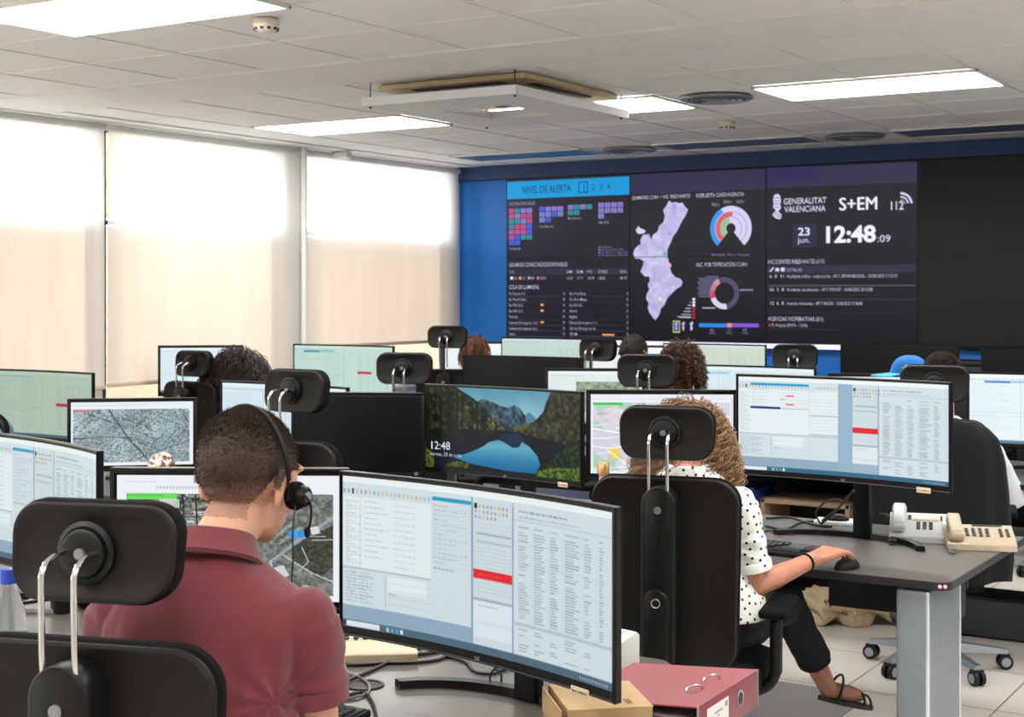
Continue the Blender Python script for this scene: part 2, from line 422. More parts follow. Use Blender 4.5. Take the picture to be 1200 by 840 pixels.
def ui_light(W_, H_, tint=(1, 1, 1), red=None, seed=3, blue=True):
    """far desk monitor: pale windows with a few marks"""
    T = lambda r, g, b: (r*tint[0], g*tint[1], b*tint[2]); cv = Canvas(W_, H_, T(.90, .93, .93)); ln = T(.74, .79, .80); ink = T(.66, .71, .72)
    cv.rect(0, 0, 1, .05, T(.95, .97, .97)); rg = random.Random(seed)
    for k in range(20): cv.rect(.01+k*.02, .07, .02+k*.02, .095, ink, .6)
    for k in range(22): cv.rect(.02, .14+k*.034, .02+rg.uniform(.1, .25), .146+k*.034, ln, .7); cv.rect(.32, .14+k*.034, .34+rg.uniform(.05, .12), .146+k*.034, ln, .7)
    for k in range(24):
        for j in range(5): cv.rect(.64+j*.07, .2+k*.028, .66+j*.07+rg.uniform(0, .03), .207+k*.028, ln, .8)
    for x in (.30, .48, .63): cv.rect(x, .06, x+.003, .93, ln)
    for y in (.55, .60): cv.rect(0, y, .48, y+.004, ln)
    if blue: cv.rect(.09, .10, .24, .125, T(.10, .42, .74)); cv.rect(.24, .10, .38, .12, T(.45, .78, .88))
    if red: cv.rect(red[0], red[1], red[0]+red[2], red[1]+.045, T(.90, .18, .20))
    cv.rect(0, .95, 1, 1, T(.35, .50, .58)); return cv
def pic_aerial(W_, H_, seed=11, style='town', top=.10):
    cv = Canvas(W_, H_, (.92, .94, .96)); rg = random.Random(seed)
    n1 = vnoise(H_, W_, H_/3, seed); n2 = vnoise(H_, W_, 4, seed+1, 2); n3 = vnoise(H_, W_, 1.6, seed+2, 1)
    if style == 'town': base = np.array([.58, .66, .68]); alt = np.array([.74, .76, .76]); dk = np.array([.30, .42, .45])
    else: base = np.array([.42, .44, .42]); alt = np.array([.66, .66, .64]); dk = np.array([.15, .20, .18])
    a = base+(alt-base)*np.clip((n2-.35)*3, 0, 1)[..., None]; a = a+(dk-a)*(np.clip((n3-.52)*5, 0, 1)*.9)[..., None]
    a = a*(.8+.4*n1[..., None])
    sub = Canvas(W_, H_); sub.a = np.clip(a, 0, 1)
    return cv, sub, rg
def pic_town(W_, H_):
    cv, sub, rg = pic_aerial(W_, H_, 21); dk = (.17, .30, .34)
    for i in range(46):
        x, y = rg.random(), rg.random(); a = rg.choice([.5, .55, 2.1, 2.2, 1.2]); L = rg.uniform(.1, .3)
        sub.line([(x, y), (x+math.cos(a)*L, y+math.sin(a)*L*1.4)], rg.choice([1, 1.3, 2]), dk, .8)
    for i in range(60):
        x, y = rg.random(), rg.random(); sub.rect(x, y, x+rg.uniform(.01, .04), y+rg.uniform(.01, .04), rg.choice([(.80, .78, .75), (.72, .80, .82), (.75, .66, .62)]), .8)
    for k in range(9):
        x = .70+k*.012; sub.line([(x+.08, 0), (x-.02, 1)], 1.2, (.62, .72, .76) if k % 2 else (.42, .55, .60), .9)
    sub.line([(.30, 0), (.42, .38), (.50, .62), (.66, 1)], 3.2, (.22, .38, .40)); sub.line([(0, .55), (.30, .52), (.5, .55)], 2, dk)
    for a in range(0, 360, 45): sub.line([(.28, .5), (.28+.2*math.cos(R(a)), .5+.26*math.sin(R(a)))], 1.4, (.50, .64, .68))
    sub.line([(.55, .95), (.8, .75), (1, .6)], 2.2, (.30, .40, .44)); sub.rect(0, 0, .16, .04, (.85, .45, .5), .7)
    x0, x1 = int(.02*W_), int(.97*W_); y0, y1 = int(.12*H_), int(.95*H_)
    iy = (np.linspace(0, .999, y1-y0)*H_).astype(int); ix = (np.linspace(0, .999, x1-x0)*W_).astype(int)
    cv.a[y0:y1, x0:x1] = sub.a[iy][:, ix]; cv.rect(.02, .05, .6, .06, (.7, .74, .8), .6); return cv
def pic_city(W_, H_):
    """man's map monitor: tight town blocks at left, roads and field at right"""
    cv, sub, rg = pic_aerial(W_, H_, 31, 'fields')
    for i in range(30):
        y = i/30; x = rg.uniform(0, .02)
        while x < .62:
            L = rg.uniform(.008, .045); q = rg.random()
            if q < .55: sub.rect(x, y+rg.uniform(-.01, .01), x+L, y+rg.uniform(.014, .026), rg.choice([(.78, .76, .70), (.64, .62, .54), (.84, .84, .82), (.72, .52, .46), (.50, .56, .60)]), .9)
            elif q < .85: sub.rect(x, y, x+L, y+.03, rg.choice([(.10, .20, .15), (.16, .24, .18), (.07, .13, .12)]), .8)
            x += L+.004
    for a, b in ((.12, .1), (.27, .31), (.335, .36), (.43, .40), (.56, .60)): sub.line([(a, 0), (b, 1)], 2.2, (.09, .18, .17))
    for k in range(7): sub.line([(0, .06+.14*k), (.3, .08+.14*k+.02*math.sin(k*3)), (.6, .05+.14*k)], 1.8, (.12, .18, .16))
    sub.poly([(.58, 0), (1, 0), (1, 1), (.58, 1)], sub.a*0+np.array([.45, .47, .45])*(.55+.9*vnoise(H_, W_, 5, 5, 3)[..., None]))
    sub.poly([(.80, .50), (1, .30), (1, .72), (.93, .83), (.80, .66)], sub.a*0+np.array([.26, .27, .23])*(.6+.8*vnoise(H_, W_, 3, 8, 2)[..., None]))
    for i in range(16): a = .60+i*.02; sub.line([(a, .35+.02*i % .2), (a+.10, .22+.015*i)], 1.6, (.72, .74, .74) if i % 2 else (.2, .22, .2))
    road = (.72, .75, .76)
    sub.line([(.60, .98), (.70, .66), (.82, .48), (1, .22)], 4.5, (.60, .65, .68)); sub.line([(.76, .60), (.90, .78), (1, .86)], 2.6, road)
    sub.line([(.70, .66), (.72, .9), (.66, 1)], 2.5, road); sub.ring(.87, .93, 3, 6, -180, 180, road)
    sub.line([(.85, .52), (.88, .66), (.84, .76)], 1.6, road); sub.poly([(.66, .75), (.76, .70), (.79, .80), (.70, .88)], (.82, .82, .82))
    sub.poly([(.78, .365), (.86, .345), (.865, .42), (.79, .435)], (.22, .58, .84)); sub.line([(.82, .35), (.825, .43)], 1, (.5, .75, .9))
    sub.poly([(.89, .32), (.93, .31), (.94, .38), (.9, .4)], (.85, .85, .85)); sub.poly([(.62, .12), (.78, .04), (.86, .16), (.68, .28)], (.52, .54, .54))
    for i in range(5): sub.rect(.60+i*.05, .03+.02*(i % 2), .63+i*.05, .10, (.85, .85, .84))
    x0, x1 = int(.045*W_), int(.965*W_); y0, y1 = int(.155*H_), int(.955*H_)
    iy = (np.linspace(0, .999, y1-y0)*H_).astype(int); ix = (np.linspace(0, .999, x1-x0)*W_).astype(int)
    cv.a[y0:y1, x0:x1] = sub.a[iy][:, ix]
    cv.rect(.045, .145, .27, .195, (.42, .86, .38)); cv.rect(.045, .155, .21, .17, (.3, .7, .3), .5); cv.rect(.16, .20, .25, .23, (.70, .40, .36)); cv.rect(.19, .19, .28, .26, (.85, .88, .88), .8)
    for k in range(16): cv.rect(.18+k*.014, .09, .186+k*.014, .11, (.55, .6, .7), .7)
    for k in range(7): cv.rect(.045+k*.02, .05, .058+k*.02, .058, (.75, .78, .84), .8)
    cv.rect(.70, .07, .86, .145, (.94, .94, .92)); cv.scrib(.71, .84, .10, (.6, .6, .6), .6, .008, 2); return cv
def pic_streetmap(W_, H_):
    cv = Canvas(W_, H_, (.93, .94, .97)); n = vnoise(H_, W_, H_/5, 5); g = np.where((n > .47)[..., None], np.array([.68, .84, .74]), np.array([.86, .84, .88]))
    sub = Canvas(W_, H_); sub.a = g.copy(); rg = random.Random(5)
    sub.poly([(.06, .10), (.16, .05), (.24, .12), (.22, .26), (.14, .30), (.07, .22)], (.88, .84, .88)); sub.poly([(0, .4), (.2, .42), (.22, .7), (.05, .8), (0, .7)], (.84, .82, .88))
    sub.poly([(.3, .5), (.55, .6), (.9, .8), (.9, 1), (.25, 1)], (.82, .82, .92)); sub.poly([(.12, .66), (.18, .64), (.20, .8), (.13, .84)], (.97, .82, .35))
    for i in range(34):
        x, y = rg.random(), rg.random(); a = rg.uniform(0, PI); L = rg.uniform(.15, .4); b = a+rg.uniform(-.5, .5)
        sub.line([(x, y), (x+math.cos(a)*L, y+math.sin(a)*L), (x+math.cos(a)*L+math.cos(b)*L, y+math.sin(a)*L+math.sin(b)*L)], rg.choice([1, 1.2, 2]), (.97, .98, .98))
    sub.line([(0, .38), (.2, .45), (.35, .32), (.45, .1), (1, .2)], 2.4, (1, 1, 1)); sub.line([(.3, 1), (.28, .6), (.2, .45)], 2.2, (1, 1, 1))
    sub.line([(.37, 0), (.39, .08), (.37, .16), (.34, .24)], 4.5, (.36, .74, .84)); sub.rect(0, 0, .22, .03, (.25, .78, .3))
    for i in range(10): x, y = rg.random(), rg.random(); sub.scrib(x, x+.08, y, (.82, .4, .45) if i % 2 else (.5, .5, .6), .8, .012, i)
    x0, x1 = int(.02*W_), int(.975*W_); y0, y1 = int(.11*H_), int(.965*H_)
    iy = (np.linspace(0, .999, y1-y0)*H_).astype(int); ix = (np.linspace(0, .999, x1-x0)*W_).astype(int)
    cv.a[y0:y1, x0:x1] = sub.a[iy][:, ix]; cv.rect(.0, .06, 1, .065, (.75, .78, .85), .7); cv.rect(.98, .05, 1, 1, (.9, .9, .92)); return cv
def pic_lake(W_, H_):
    cv = Canvas(W_, H_, (.36, .62, .72)); yy = np.linspace(0, 1, H_)[:, None]; xx = np.linspace(0, 1, W_)[None, :]
    sky = np.array([.32, .58, .68])+(np.array([.62, .78, .82])-np.array([.32, .58, .68]))*np.clip(yy*2.2+.25*xx-.1, 0, 1)[..., None]
    sky = sky+.10*(vnoise(H_, W_, 30, 3)-.5)[..., None]; cv.a = sky
    def tex(c, cell, seed, amt=.9, vs=1.):
        n = vnoise(H_, W_, cell, seed, 4); return np.clip(np.array(c)[None, None]*(1-amt/2+amt*(n[..., None]-.2)*1.6), 0, 1)
    cv.poly([(.62, .30), (.66, .25), (.72, .36), (.72, .5), (.60, .5)], (.30, .50, .60))
    rid = tex((.22, .33, .38), 7, 9, 1.2)
    cv.poly([(.32, .16), (.36, .13), (.42, .16), (.47, .20), (.52, .22), (.56, .18), (.60, .22), (.63, .30), (.64, .40), (.60, .50), (.46, .50)], rid)
    vert = tex((.25, .27, .13), 6, 12, 1.7); streak = np.clip((vnoise(H_, W_, 3, 14, 2)+vnoise(1, W_, 5, 15, 1)-.75)*1.6, 0, 1)[..., None]
    lm = vert*(1-.75*streak); br = np.clip(.45+xx*1.2-.15*0, .45, 1.15)[..., None]
    cv.poly([(0, 0), (.19, .0), (.24, .06), (.30, .13), (.36, .22), (.42, .34), (.47, .44), (.50, .50), (0, .54)], np.clip(lm*br*1.15, 0, 1))
    rm = tex((.20, .20, .15), 6, 22, 1.2)
    cv.poly([(.80, 0), (1, 0), (1, .62), (.52, .55), (.55, .46), (.62, .42), (.69, .36), (.75, .24), (.77, .12)], rm)
    cv.poly([(.55, .45), (.60, .41), (.66, .38), (.66, .42), (.56, .5)], (.34, .38, .16), .8)
    cv.poly([(0, .53), (.50, .49), (1, .62), (1, 1), (0, 1)], np.clip(tex((.035, .07, .11), 8, 33, .8), 0, 1))
    cv.poly([(0, .53), (.48, .5), (.30, .62), (0, .72)], np.clip(tex((.06, .08, .06), 4, 34, 1.6), 0, 1), .8)
    cv.poly([(.50, .52), (.60, .52), (.63, .62), (.60, .70), (.56, .73), (.52, .68), (.42, .64)], (.07, .16, .26))
    wat = np.clip(np.array([.06, .42, .62])+(np.array([.38, .66, .74])-np.array([.06, .42, .62]))*np.clip(1-abs(yy-.68)*4, 0, 1)[..., None]+0*xx[..., None], 0, 1)
    cv.poly([(.18, .86), (.28, .78), (.36, .70), (.40, .64), (.46, .61), (.50, .64), (.55, .69), (.59, .68), (.61, .61), (.66, .66), (.71, .76), (.73, .86), (.70, .97), (.50, .97), (.28, .92)], wat)
    cv.poly([(.73, .88), (.80, .80), (.86, .68), (.92, .60), (1, .52), (1, 1), (.70, 1)], np.clip(tex((.10, .17, .08), 5, 41, 1.4), 0, 1))
    cv.poly([(.70, .95), (.80, .88), (.92, .86), (1, .84), (1, 1), (.70, 1)], np.clip(tex((.26, .36, .10), 4, 43, 1.3), 0, 1))
    cv.poly([(0, .76), (.04, .80), (.06, .92), (.05, 1), (0, 1)], np.clip(tex((.26, .30, .10), 4, 44, 1.2), 0, 1))
    cv.poly([(.14, .93), (.20, .90), (.27, .92), (.26, .98), (.13, .97)], np.clip(tex((.26, .32, .09), 3, 45, 1.2), 0, 1))
    cv.text(.028, .77, '12:48', H_*.095, (.97, .98, .99), 0, width=W_*.125)
    cv.text(.030, .85, 'viernes, 23 de junio', H_*.042, (.92, .94, .96), .005, width=W_*.195); return cv
# ------------------------------------------------------------------ picture of the video wall
YS = WALLY-.12
def wallpt(u, v):
    t = (u-600)/FPX; k = YS/(CY+SY*t); return (-SY+CY*t)*k, CAMZ-(v-HY)/FPX*k
WX0 = wallpt(594, 300)[0]; WX1 = wallpt(1075.5, 300)[0]; PW = (WX1-WX0)/3; PH = .681; WZ1 = 2.566; WZ0 = WZ1-2*PH
def pic_wall():
    nw, nh = 250, 142; cv = Canvas(3*nw, 2*nh, (.15, .145, .175)); H_ = cv.h; W_ = cv.w
    def c(u, v):
        x, z = wallpt(u, v); return ((x-WX0)/(WX1-WX0), (WZ1-z)/(2*PH))
    yy = np.linspace(0, 1, H_)[:, None, None]; xx = np.linspace(0, 1, W_)[None, :, None]
    cv.a = np.array([.145, .135, .16])*(1-yy)+np.array([.055, .055, .10])*yy+0*xx
    cv.a += (np.array([.03, .03, .06]))*np.clip(1-xx*3, 0, 1)
    wh = (.86, .85, .96); lav = (.70, .68, .90)
    def T(u, v, st, px, col=wh, bold=.008, u1=None):
        a = c(u, v); wd = (c(u1, v)[0]-a[0])*W_ if u1 else None
        cv.text(a[0], a[1], st, px, col, bold, wd)
    def Rr(u0, v0, u1, v1, col, al=1.):
        a = c(u0, v0); b = c(u1, v1); cv.rect(a[0], a[1], b[0], b[1], col, al)
    s = 1/3
    # panel 1 : alert level
    cv.rect(0, .012, s, .122, (.06, .60, .86)); cv.text(.043, .09, 'NIVEL DE ALERTA', 13, (.05, .26, .42), .004, width=102)
    cv.rect(.199, .032, .224, .100, (.04, .24, .44)); cv.rect(.2015, .038, .2215, .094, (.10, .62, .88)); cv.text(.2075, .088, '1', 12, (.04, .22, .40), .01)
    for k, ch in enumerate('234'): cv.text(.233+k*.0205, .087, ch, 11, (.09, .38, .58), .004)
    cv.text(.006, .163, 'OCUPACIÓN SALAS', 6, lav, .004, width=55)
    pk = (.80, .32, .58); tl = (.14, .60, .62); lv = (.55, .52, .84); bl = (.28, .38, .90)
    P = {'p': pk, 't': tl, 'l': lv, 'b': bl}
    def grid(x0, y0, rows):
        for j, row in enumerate(rows):
            for i, ch in enumerate(row):
                x = x0+i*.0168; y = y0+j*.0335; cv.rect(x, y, x+.0145, y+.029, P[ch]); cv.rect(x+.004, y+.008, x+.011, y+.013, (.1, .1, .3), .35); cv.rect(x+.003, y+.018, x+.012, y+.023, (.1, .1, .3), .35)
    grid(.006, .183, ['ptll', 'plpp', 'ttlp', 'tppb', 'pppb', 'pbtt', 'bb']); grid(.092, .178, ['blll', 'llbl', 'lb']); grid(.170, .172, ['ltlt', 'tt']); grid(.252, .166, ['llll', 'llll', 'l'])
    cv.text(.007, .442, 'Emergencias', 4.5, wh, .0, width=24); cv.text(.092, .308, 'Coordinación', 4.5, wh, .0, width=28); cv.text(.170, .262, 'Bomberos', 4.5, wh, .0, width=26); cv.text(.252, .292, 'Sala 112', 4.5, wh, .0, width=20)
    for k, (q, tx) in enumerate(zip('tplb', ['Libre', 'Ocupado disponible', 'Ocupado no disponible', 'Ocupado en llamada'])):
        y = .440+k*.017; cv.rect(.252, y-.010, .257, y, P[q]); cv.text(.260, y, tx, 3.4, (.62, .62, .92), 0, width=20+9*min(k, 2)+14*(k > 0))
    T(596.5, 312.5, 'USUARIOS CONECTADOS/DISPONIBLES', 7, wh, .006, 665)
    Rr(596, 315, 737, 321.5, (.16, .17, .24))
    T(597, 320, '112', 5, wh, .002, 602)
    for u0, st, u1 in ((664, 'SAM', 670), (676, 'BOM', 683), (688, 'FYC', 694), (701, 'OTROS', 712), (726, 'TOTAL', 735)): T(u0, 320, st, 5, wh, .002, u1)
    for u0, st, u1 in ((602, '50', 605.5), (612, '12', 615.5), (622, '49', 626), (633, '20/20', 640), (664, '21/21', 671), (676, '17/17', 683), (688, '19/19', 696), (701, '18/20', 709), (725, '174/187', 735)): T(u0, 327.5, st, 5, wh, .002, u1)
    for u0, q in ((598, (.95, .95, .95)), (608, (.95, .65, .2)), (618.5, (.7, .6, .9)), (629, (.9, .45, .3))): Rr(u0, 324, u0+3, 327.5, q)
    T(596.5, 338.5, 'COLA DE LLAMADAS', 7, wh, .006, 631.5)
    L = ['En Espera 112', 'En Pre-ICI/ALL', 'Em 900 16.2', 'Em 900 15.2', 'Francés', 'Llamada Emergencia 16.1', 'Llamada Emergencia 16.2', 'Otros']; Rr_ = ['Em. Pran Dima', 'Em. Pran Marqu', 'Em 900 112', 'Alemán', 'Inglés', 'Llamada Emergencia 112', 'Llamada Emergencia 16', 'SITUEM']
    for k in range(8):
        v = 345.5+k*6.75
        for u0, u1, st in ((596.5, 662.5, L[k]), (667.5, 737, Rr_[k])):
            T(u0, v, st, 4.6, wh, .004, u0+min(34, len(st)*1.45)); T(u1-2.6, v, '0', 4.6, wh, .004); Rr(u0, v+1.4, u1-.5, v+1.9, (.40, .40, .52), .8)
    for k, w_ in ((2, 3), (3, 3), (5, 3)): v = 345.5+k*6.75; Rr(633.5, v-3, 637, v-.6, (.98, .72, .40))
    Rr(706, 391, 720, 393.6, (.98, .62, .25))
    # panel 2: region map and dials
    Rr(739.5, 205, 896.5, 221.5, (.19, .175, .30)); Rr(899, 198, 1075, 213.5, (.205, .19, .30))
    Rr(899, 196, 960, 213.5, (.15, .16, .36), .7)
    T(740.5, 234, 'LLAMADAS C/24H + INC. RELEVANTES', 6.2, wh, .008, 808.5); T(816, 231.5, 'RESPUESTA CASO/AGENCIA', 6.2, wh, .008, 872)
    q = lambda pts: [c(590+x/3.819, 190+y/3.819) for x, y in pts]
    mp = q([(740, 172), (755, 182), (772, 178), (786, 184), (800, 180), (812, 198), (826, 212), (815, 240), (800, 262), (788, 285), (775, 312), (760, 330), (752, 352), (742, 372), (735, 388), (732, 410), (738, 436), (744, 470), (752, 495), (770, 515), (790, 520), (802, 535), (795, 556), (775, 566), (760, 582), (745, 596), (732, 612), (720, 640), (705, 655), (698, 680), (680, 708), (664, 690), (652, 672), (645, 650), (650, 632), (638, 612), (640, 590), (652, 570), (645, 548), (655, 530), (652, 512), (632, 512), (612, 490), (622, 468), (628, 445), (610, 432), (590, 432), (580, 412), (586, 390), (600, 374), (614, 368), (612, 346), (624, 325), (652, 322), (662, 345), (668, 325), (690, 310), (696, 285), (716, 268), (722, 240), (714, 214), (728, 196)])
    mt = np.clip(np.array([.80, .78, .96])[None, None]*(.80+.28*vnoise(H_, W_, 9, 77, 4)[..., None]), 0, 1)
    cv.poly(mp, mt, ss=3); cv.poly(q([(590, 296), (597, 300), (603, 284), (612, 296), (625, 300), (637, 308), (628, 318), (610, 322), (598, 318)]), (.85, .84, .98))
    ap = q([(722, 410)])[0]; cv.ring(ap[0], ap[1], 0, 5, -180, 180, (.45, .80, .85)); cv.ring(ap[0], ap[1], 0, 2.2, -180, 180, (.85, .35, .25))
    for x, y, cc in ((745, 320, (.62, .66, .92)), (765, 200, (.62, .62, .90)), (700, 612, (.80, .88, .80)), (742, 462, (.95, .7, .8)), (712, 480, (.74, .72, .92)), (640, 405, (.70, .68, .90)), (760, 560, (.85, .75, .95))):
        p = q([(x, y)])[0]; cv.ring(p[0], p[1], 0, 4, -180, 180, cc)
    a = c(856.5, 267.5); k = 41/ (177/1.0)  # dial
    cv.ring(a[0], a[1], 8.5, 37, -140, 140, (.84, .82, .97))
    for r0, r1, e, col in ((28.5, 37, -28, (.16, .60, .92)), (19, 27.5, 8, (.88, .36, .42)), (10, 18.5, -10, (.55, .78, .52))): cv.ring(a[0], a[1], r0, r1, -140, e, col)
    for r_ in (19, 28): cv.ring(a[0], a[1], r_-.6, r_+.6, 8, 140, (.60, .58, .74))
    for u0, v0, st in ((834, 241.5, '90,2 s'), (848, 238, '20,6 s'), (863, 238, '32,8 s')): T(u0, v0, st, 5, (.8, .78, .93), .004, u0+9)
    for u0, st, u1, q_ in ((836, 'En despacho', 850, (.16, .5, .9)), (855, 'Cerrar', 862, (.88, .36, .42)), (866, 'No retirado', 878.5, (.3, .5, .8))): T(u0, 300, st, 4.5, (.75, .73, .95), .002, u1); Rr(u0-2, 296.8, u0-1, 299.8, q_)
    T(816, 312.5, 'INC. POR TIPIFICACIÓN C/24H', 6.5, wh, .006, 875)
    a = c(849, 343.5)
    cv.ring(a[0], a[1], 17.5, 26.5, -180, 180, (.30, .29, .40)); cv.ring(a[0], a[1], 17.5, 26.5, -180, -100, (.86, .84, .97)); cv.ring(a[0], a[1], 17.5, 26.5, 170, 180, (.86, .84, .97))
    cv.ring(a[0], a[1], 17.5, 26.5, -112, -78, (.80, .25, .30)); cv.ring(a[0], a[1], 17.5, 26.5, -78, -50, (.80, .42, .46)); cv.ring(a[0], a[1], 17.5, 26.5, -50, -25, (.88, .56, .58))
    for k in range(12):
        v = 323.5+k*2.15; Rr(817+(k % 3)*1.2+(10 if k == 0 else 0), v, 842-abs(k-1)*.9 if k else 842, v+1, (.62, .60, .82), .75)
    Rr(823, 360, 838, 361.6, (.85, .84, .95), .8); Rr(867, 339, 883, 340.6, (.75, .74, .9), .8)
    for k in range(7):
        v = 349+k*3.6; Rr(811.5, v, 814.6, v+3, (.95, .93, .98) if k < 3 else (.70, .12, .16)); Rr(810.5-k*2.4, v+.8, 810, v+2.2, (.8, .8, .9), .8)
    Rr(793.5, 370.2, 810, 371.8, wh, .7)
    Rr(788.5, 375.5, 796.8, 389.8, (.76, .85, .50)); Rr(789.6, 376.8, 795.7, 388.4, (.10, .12, .30))
    sh = [(0, 3), (3, 0), (4.5, 2), (3, 6), (4, 9), (2.5, 13), (.5, 10), (1.2, 6)]
    for u0, col in ((790.3, (.65, .66, .98)), (798.5, (.78, .60, .86)), (808, (.80, .74, 1.))): cv.poly([c(u0+x, 376.4+y*.9) for x, y in sh], col)
    for u0, u1, col in ((819, 852, (.12, .56, .92)), (852, 858, (.95, .55, .52)), (858, 889.5, (.52, .33, .86))): Rr(u0, 378.6, u1, 383.6, col)
    for u0, st in ((832, '466'), (852, '112'), (870.5, '307')): T(u0, 387.5, st, 3.6, (.7, .68, .95), .004, u0+5); T(u0-1, 391.3, '(52%)', 3.6, (.7, .68, .95), .004, u0+6)
    # panel 3: clock
    T(918, 239.5, 'GENERALITAT', 9.5, wh, .014, 968.5); T(919, 248.8, 'VALENCIANA', 9.5, wh, .014, 967.5)
    e = [(907, 229), (909.5, 227.3), (912, 227.3), (914.5, 230), (915, 236), (914.3, 240), (915.3, 243), (913.8, 246), (911.5, 247), (915.5, 251), (915.8, 255), (913.5, 257.2), (909, 255.8), (904.8, 251.8), (906, 250), (909.3, 246.5), (906, 243.5), (906.5, 238), (905.8, 234)]
    cv.poly([c(*p) for p in e], (.86, .85, .98), ss=3)
    for k in range(4): Rr(907, 231.5+k*3.6, 913.6, 232.3+k*3.6, (.35, .34, .5), .8)
    cv.line([c(906.5, 250.5), c(914.5, 255.2)], 1, (.4, .4, .55)); cv.line([c(908.5, 248.6), c(915, 252.6)], 1, (.4, .4, .55))
    [T(982.5+q, 246.5, 'S+EM', 20, (.95, .94, 1), 0, 1027.3+q) for q in (0, .5, 1.)]; T(1042, 245.8, '112', 13, wh, .018, 1059)
    a = c(1055.4, 239.5)
    for r0, r1 in ((5, 8), (10.5, 13), (15.5, 19)): cv.ring(a[0], a[1], r0, r1, -2, 84, (.86, .85, .98) if r0 > 8 else (.55, .54, .62))
    Rr(928.5, 262.5, 957, 289, (.145, .155, .27)); T(934.8, 276, '23', 12.5, (.93, .92, 1), .02, 949); T(934.8, 284.5, 'jun.', 9, wh, .006, 949)
    T(963.5, 284, '12:48', 25, (.96, .95, 1), .035, 1026.5); T(1028, 283.6, ':09', 11, wh, .006, 1043.5)
    T(900, 309, 'INCIDENTES RELEVANTES (1/1)', 6.5, wh, .008, 966); Rr(899.5, 311.5, 1074, 319, (.16, .18, .26)); T(922, 318, 'DETALLES', 4.8, wh, .004, 940)
    Rr(908.5, 314, 913, 318, wh); Rr(915, 313.5, 919.5, 318, wh); cv.line([c(902, 317.5), c(903.5, 317), c(906, 313.8)], 2.4, wh)
    for v, st, u1, n_ in ((325.5, 'Accidente tráfico - vuelco/caída - AP-7, BENIARBEIG/EL - 22/06/2023 17:13:32', 1052, '6  8  11'), (341, 'Accidente, escolta/paso - AP-7 XXX/07 - 16/06/2023 20:10:08', 1022.5, '56  2  8'), (357, 'Incendio, mercancías - AP-7 NA/530 - 12/06/2023 17:38:48', 1010.5, '12  6  8')):
        T(901.5, v, n_, 5.2, wh, .010, 918.5); T(922, v, st, 5.2, wh, .008, u1)
    for v in (334.5, 350.5, 366.5): Rr(900, v-.5, 1073.5, v+.6, (.36, .35, .40))
    T(900, 375.5, 'AGENCIAS INOPERATIVAS (1/1)', 6.5, wh, .008, 965); T(904, 382.5, 'PL Alaquàs (09:47h - 22/06)', 5.2, wh, .008, 946); Rr(900.5, 379.5, 902.5, 382.5, (.9, .2, .25)); Rr(900, 385.3, 985, 386.1, (.36, .35, .40))
    return cv
# ================================================================== THE ROOM
def brick_mat(name, c1, c2, mortar, w, h, msize, ox, oy, rough=.4, bump=.2, noise_s=3., fine=0., spec=.5):
    m = bpy.data.materials.new(name); m.use_nodes = True; nt = m.node_tree; b = nt.nodes['Principled BSDF']; L = nt.links.new
    tc = nt.nodes.new('ShaderNodeTexCoord'); mp = nt.nodes.new('ShaderNodeMapping'); mp.inputs['Location'].default_value = (-ox, -oy, 0)
    L(tc.outputs['Object'], mp.inputs[0])
    br = nt.nodes.new('ShaderNodeTexBrick'); br.offset = 0; br.squash = 1; L(mp.outputs[0], br.inputs['Vector'])
    br.inputs['Scale'].default_value = 1; br.inputs['Mortar Size'].default_value = msize; br.inputs['Mortar Smooth'].default_value = .1
    br.inputs['Brick Width'].default_value = w; br.inputs['Row Height'].default_value = h; br.inputs['Bias'].default_value = 0
    br.inputs['Color1'].default_value = (*s2l(c1), 1); br.inputs['Color2'].default_value = (*s2l(c2), 1); br.inputs['Mortar'].default_value = (*s2l(mortar), 1)
    n = nt.nodes.new('ShaderNodeTexNoise'); n.inputs['Scale'].default_value = noise_s; n.inputs['Detail'].default_value = 6; L(tc.outputs['Object'], n.inputs['Vector'])
    mx = nt.nodes.new('ShaderNodeMix'); mx.data_type = 'RGBA'; mx.blend_type = 'MULTIPLY'; mx.inputs[0].default_value = .35
    L(br.outputs['Color'], mx.inputs[6]); L(n.outputs['Color'], mx.inputs[7])
    hs = nt.nodes.new('ShaderNodeMix'); hs.data_type = 'RGBA'; hs.inputs[0].default_value = .7; L(mx.outputs[2], hs.inputs[6]); L(br.outputs['Color'], hs.inputs[7])
    L(hs.outputs[2], b.inputs['Base Color']); b.inputs['Roughness'].default_value = rough; b.inputs['Specular IOR Level'].default_value = spec
    n2 = nt.nodes.new('ShaderNodeTexNoise'); n2.inputs['Scale'].default_value = fine or 60; n2.inputs['Detail'].default_value = 4; L(tc.outputs['Object'], n2.inputs['Vector'])
    ad = nt.nodes.new('ShaderNodeMath'); ad.operation = 'MULTIPLY_ADD'; ad.inputs[1].default_value = -1; L(br.outputs['Fac'], ad.inputs[0])
    ml = nt.nodes.new('ShaderNodeMath'); ml.operation = 'MULTIPLY'; ml.inputs[1].default_value = .25 if fine else .03; L(n2.outputs['Fac'], ml.inputs[0]); L(ml.outputs[0], ad.inputs[2])
    bp = nt.nodes.new('ShaderNodeBump'); bp.inputs['Strength'].default_value = bump; bp.inputs['Distance'].default_value = .004; L(ad.outputs[0], bp.inputs['Height']); L(bp.outputs[0], b.inputs['Normal'])
    return m
XR, YB = 3.2, -2.2
floorm = brick_mat('floor_tiles', (.84, .82, .79), (.82, .80, .77), (.42, .40, .38), .6, .6, .0035, -.2, .34, rough=.28, bump=.15)
ceilm = brick_mat('ceiling_tiles', (.945, .945, .945), (.935, .935, .935), (.72, .72, .72), .6, .6, .002, -.098, .132, rough=.95, bump=.5, fine=220)
plaster = mat('white_plaster', (.90, .90, .90), .9, bump=.05, bscale=90, vary=.02)
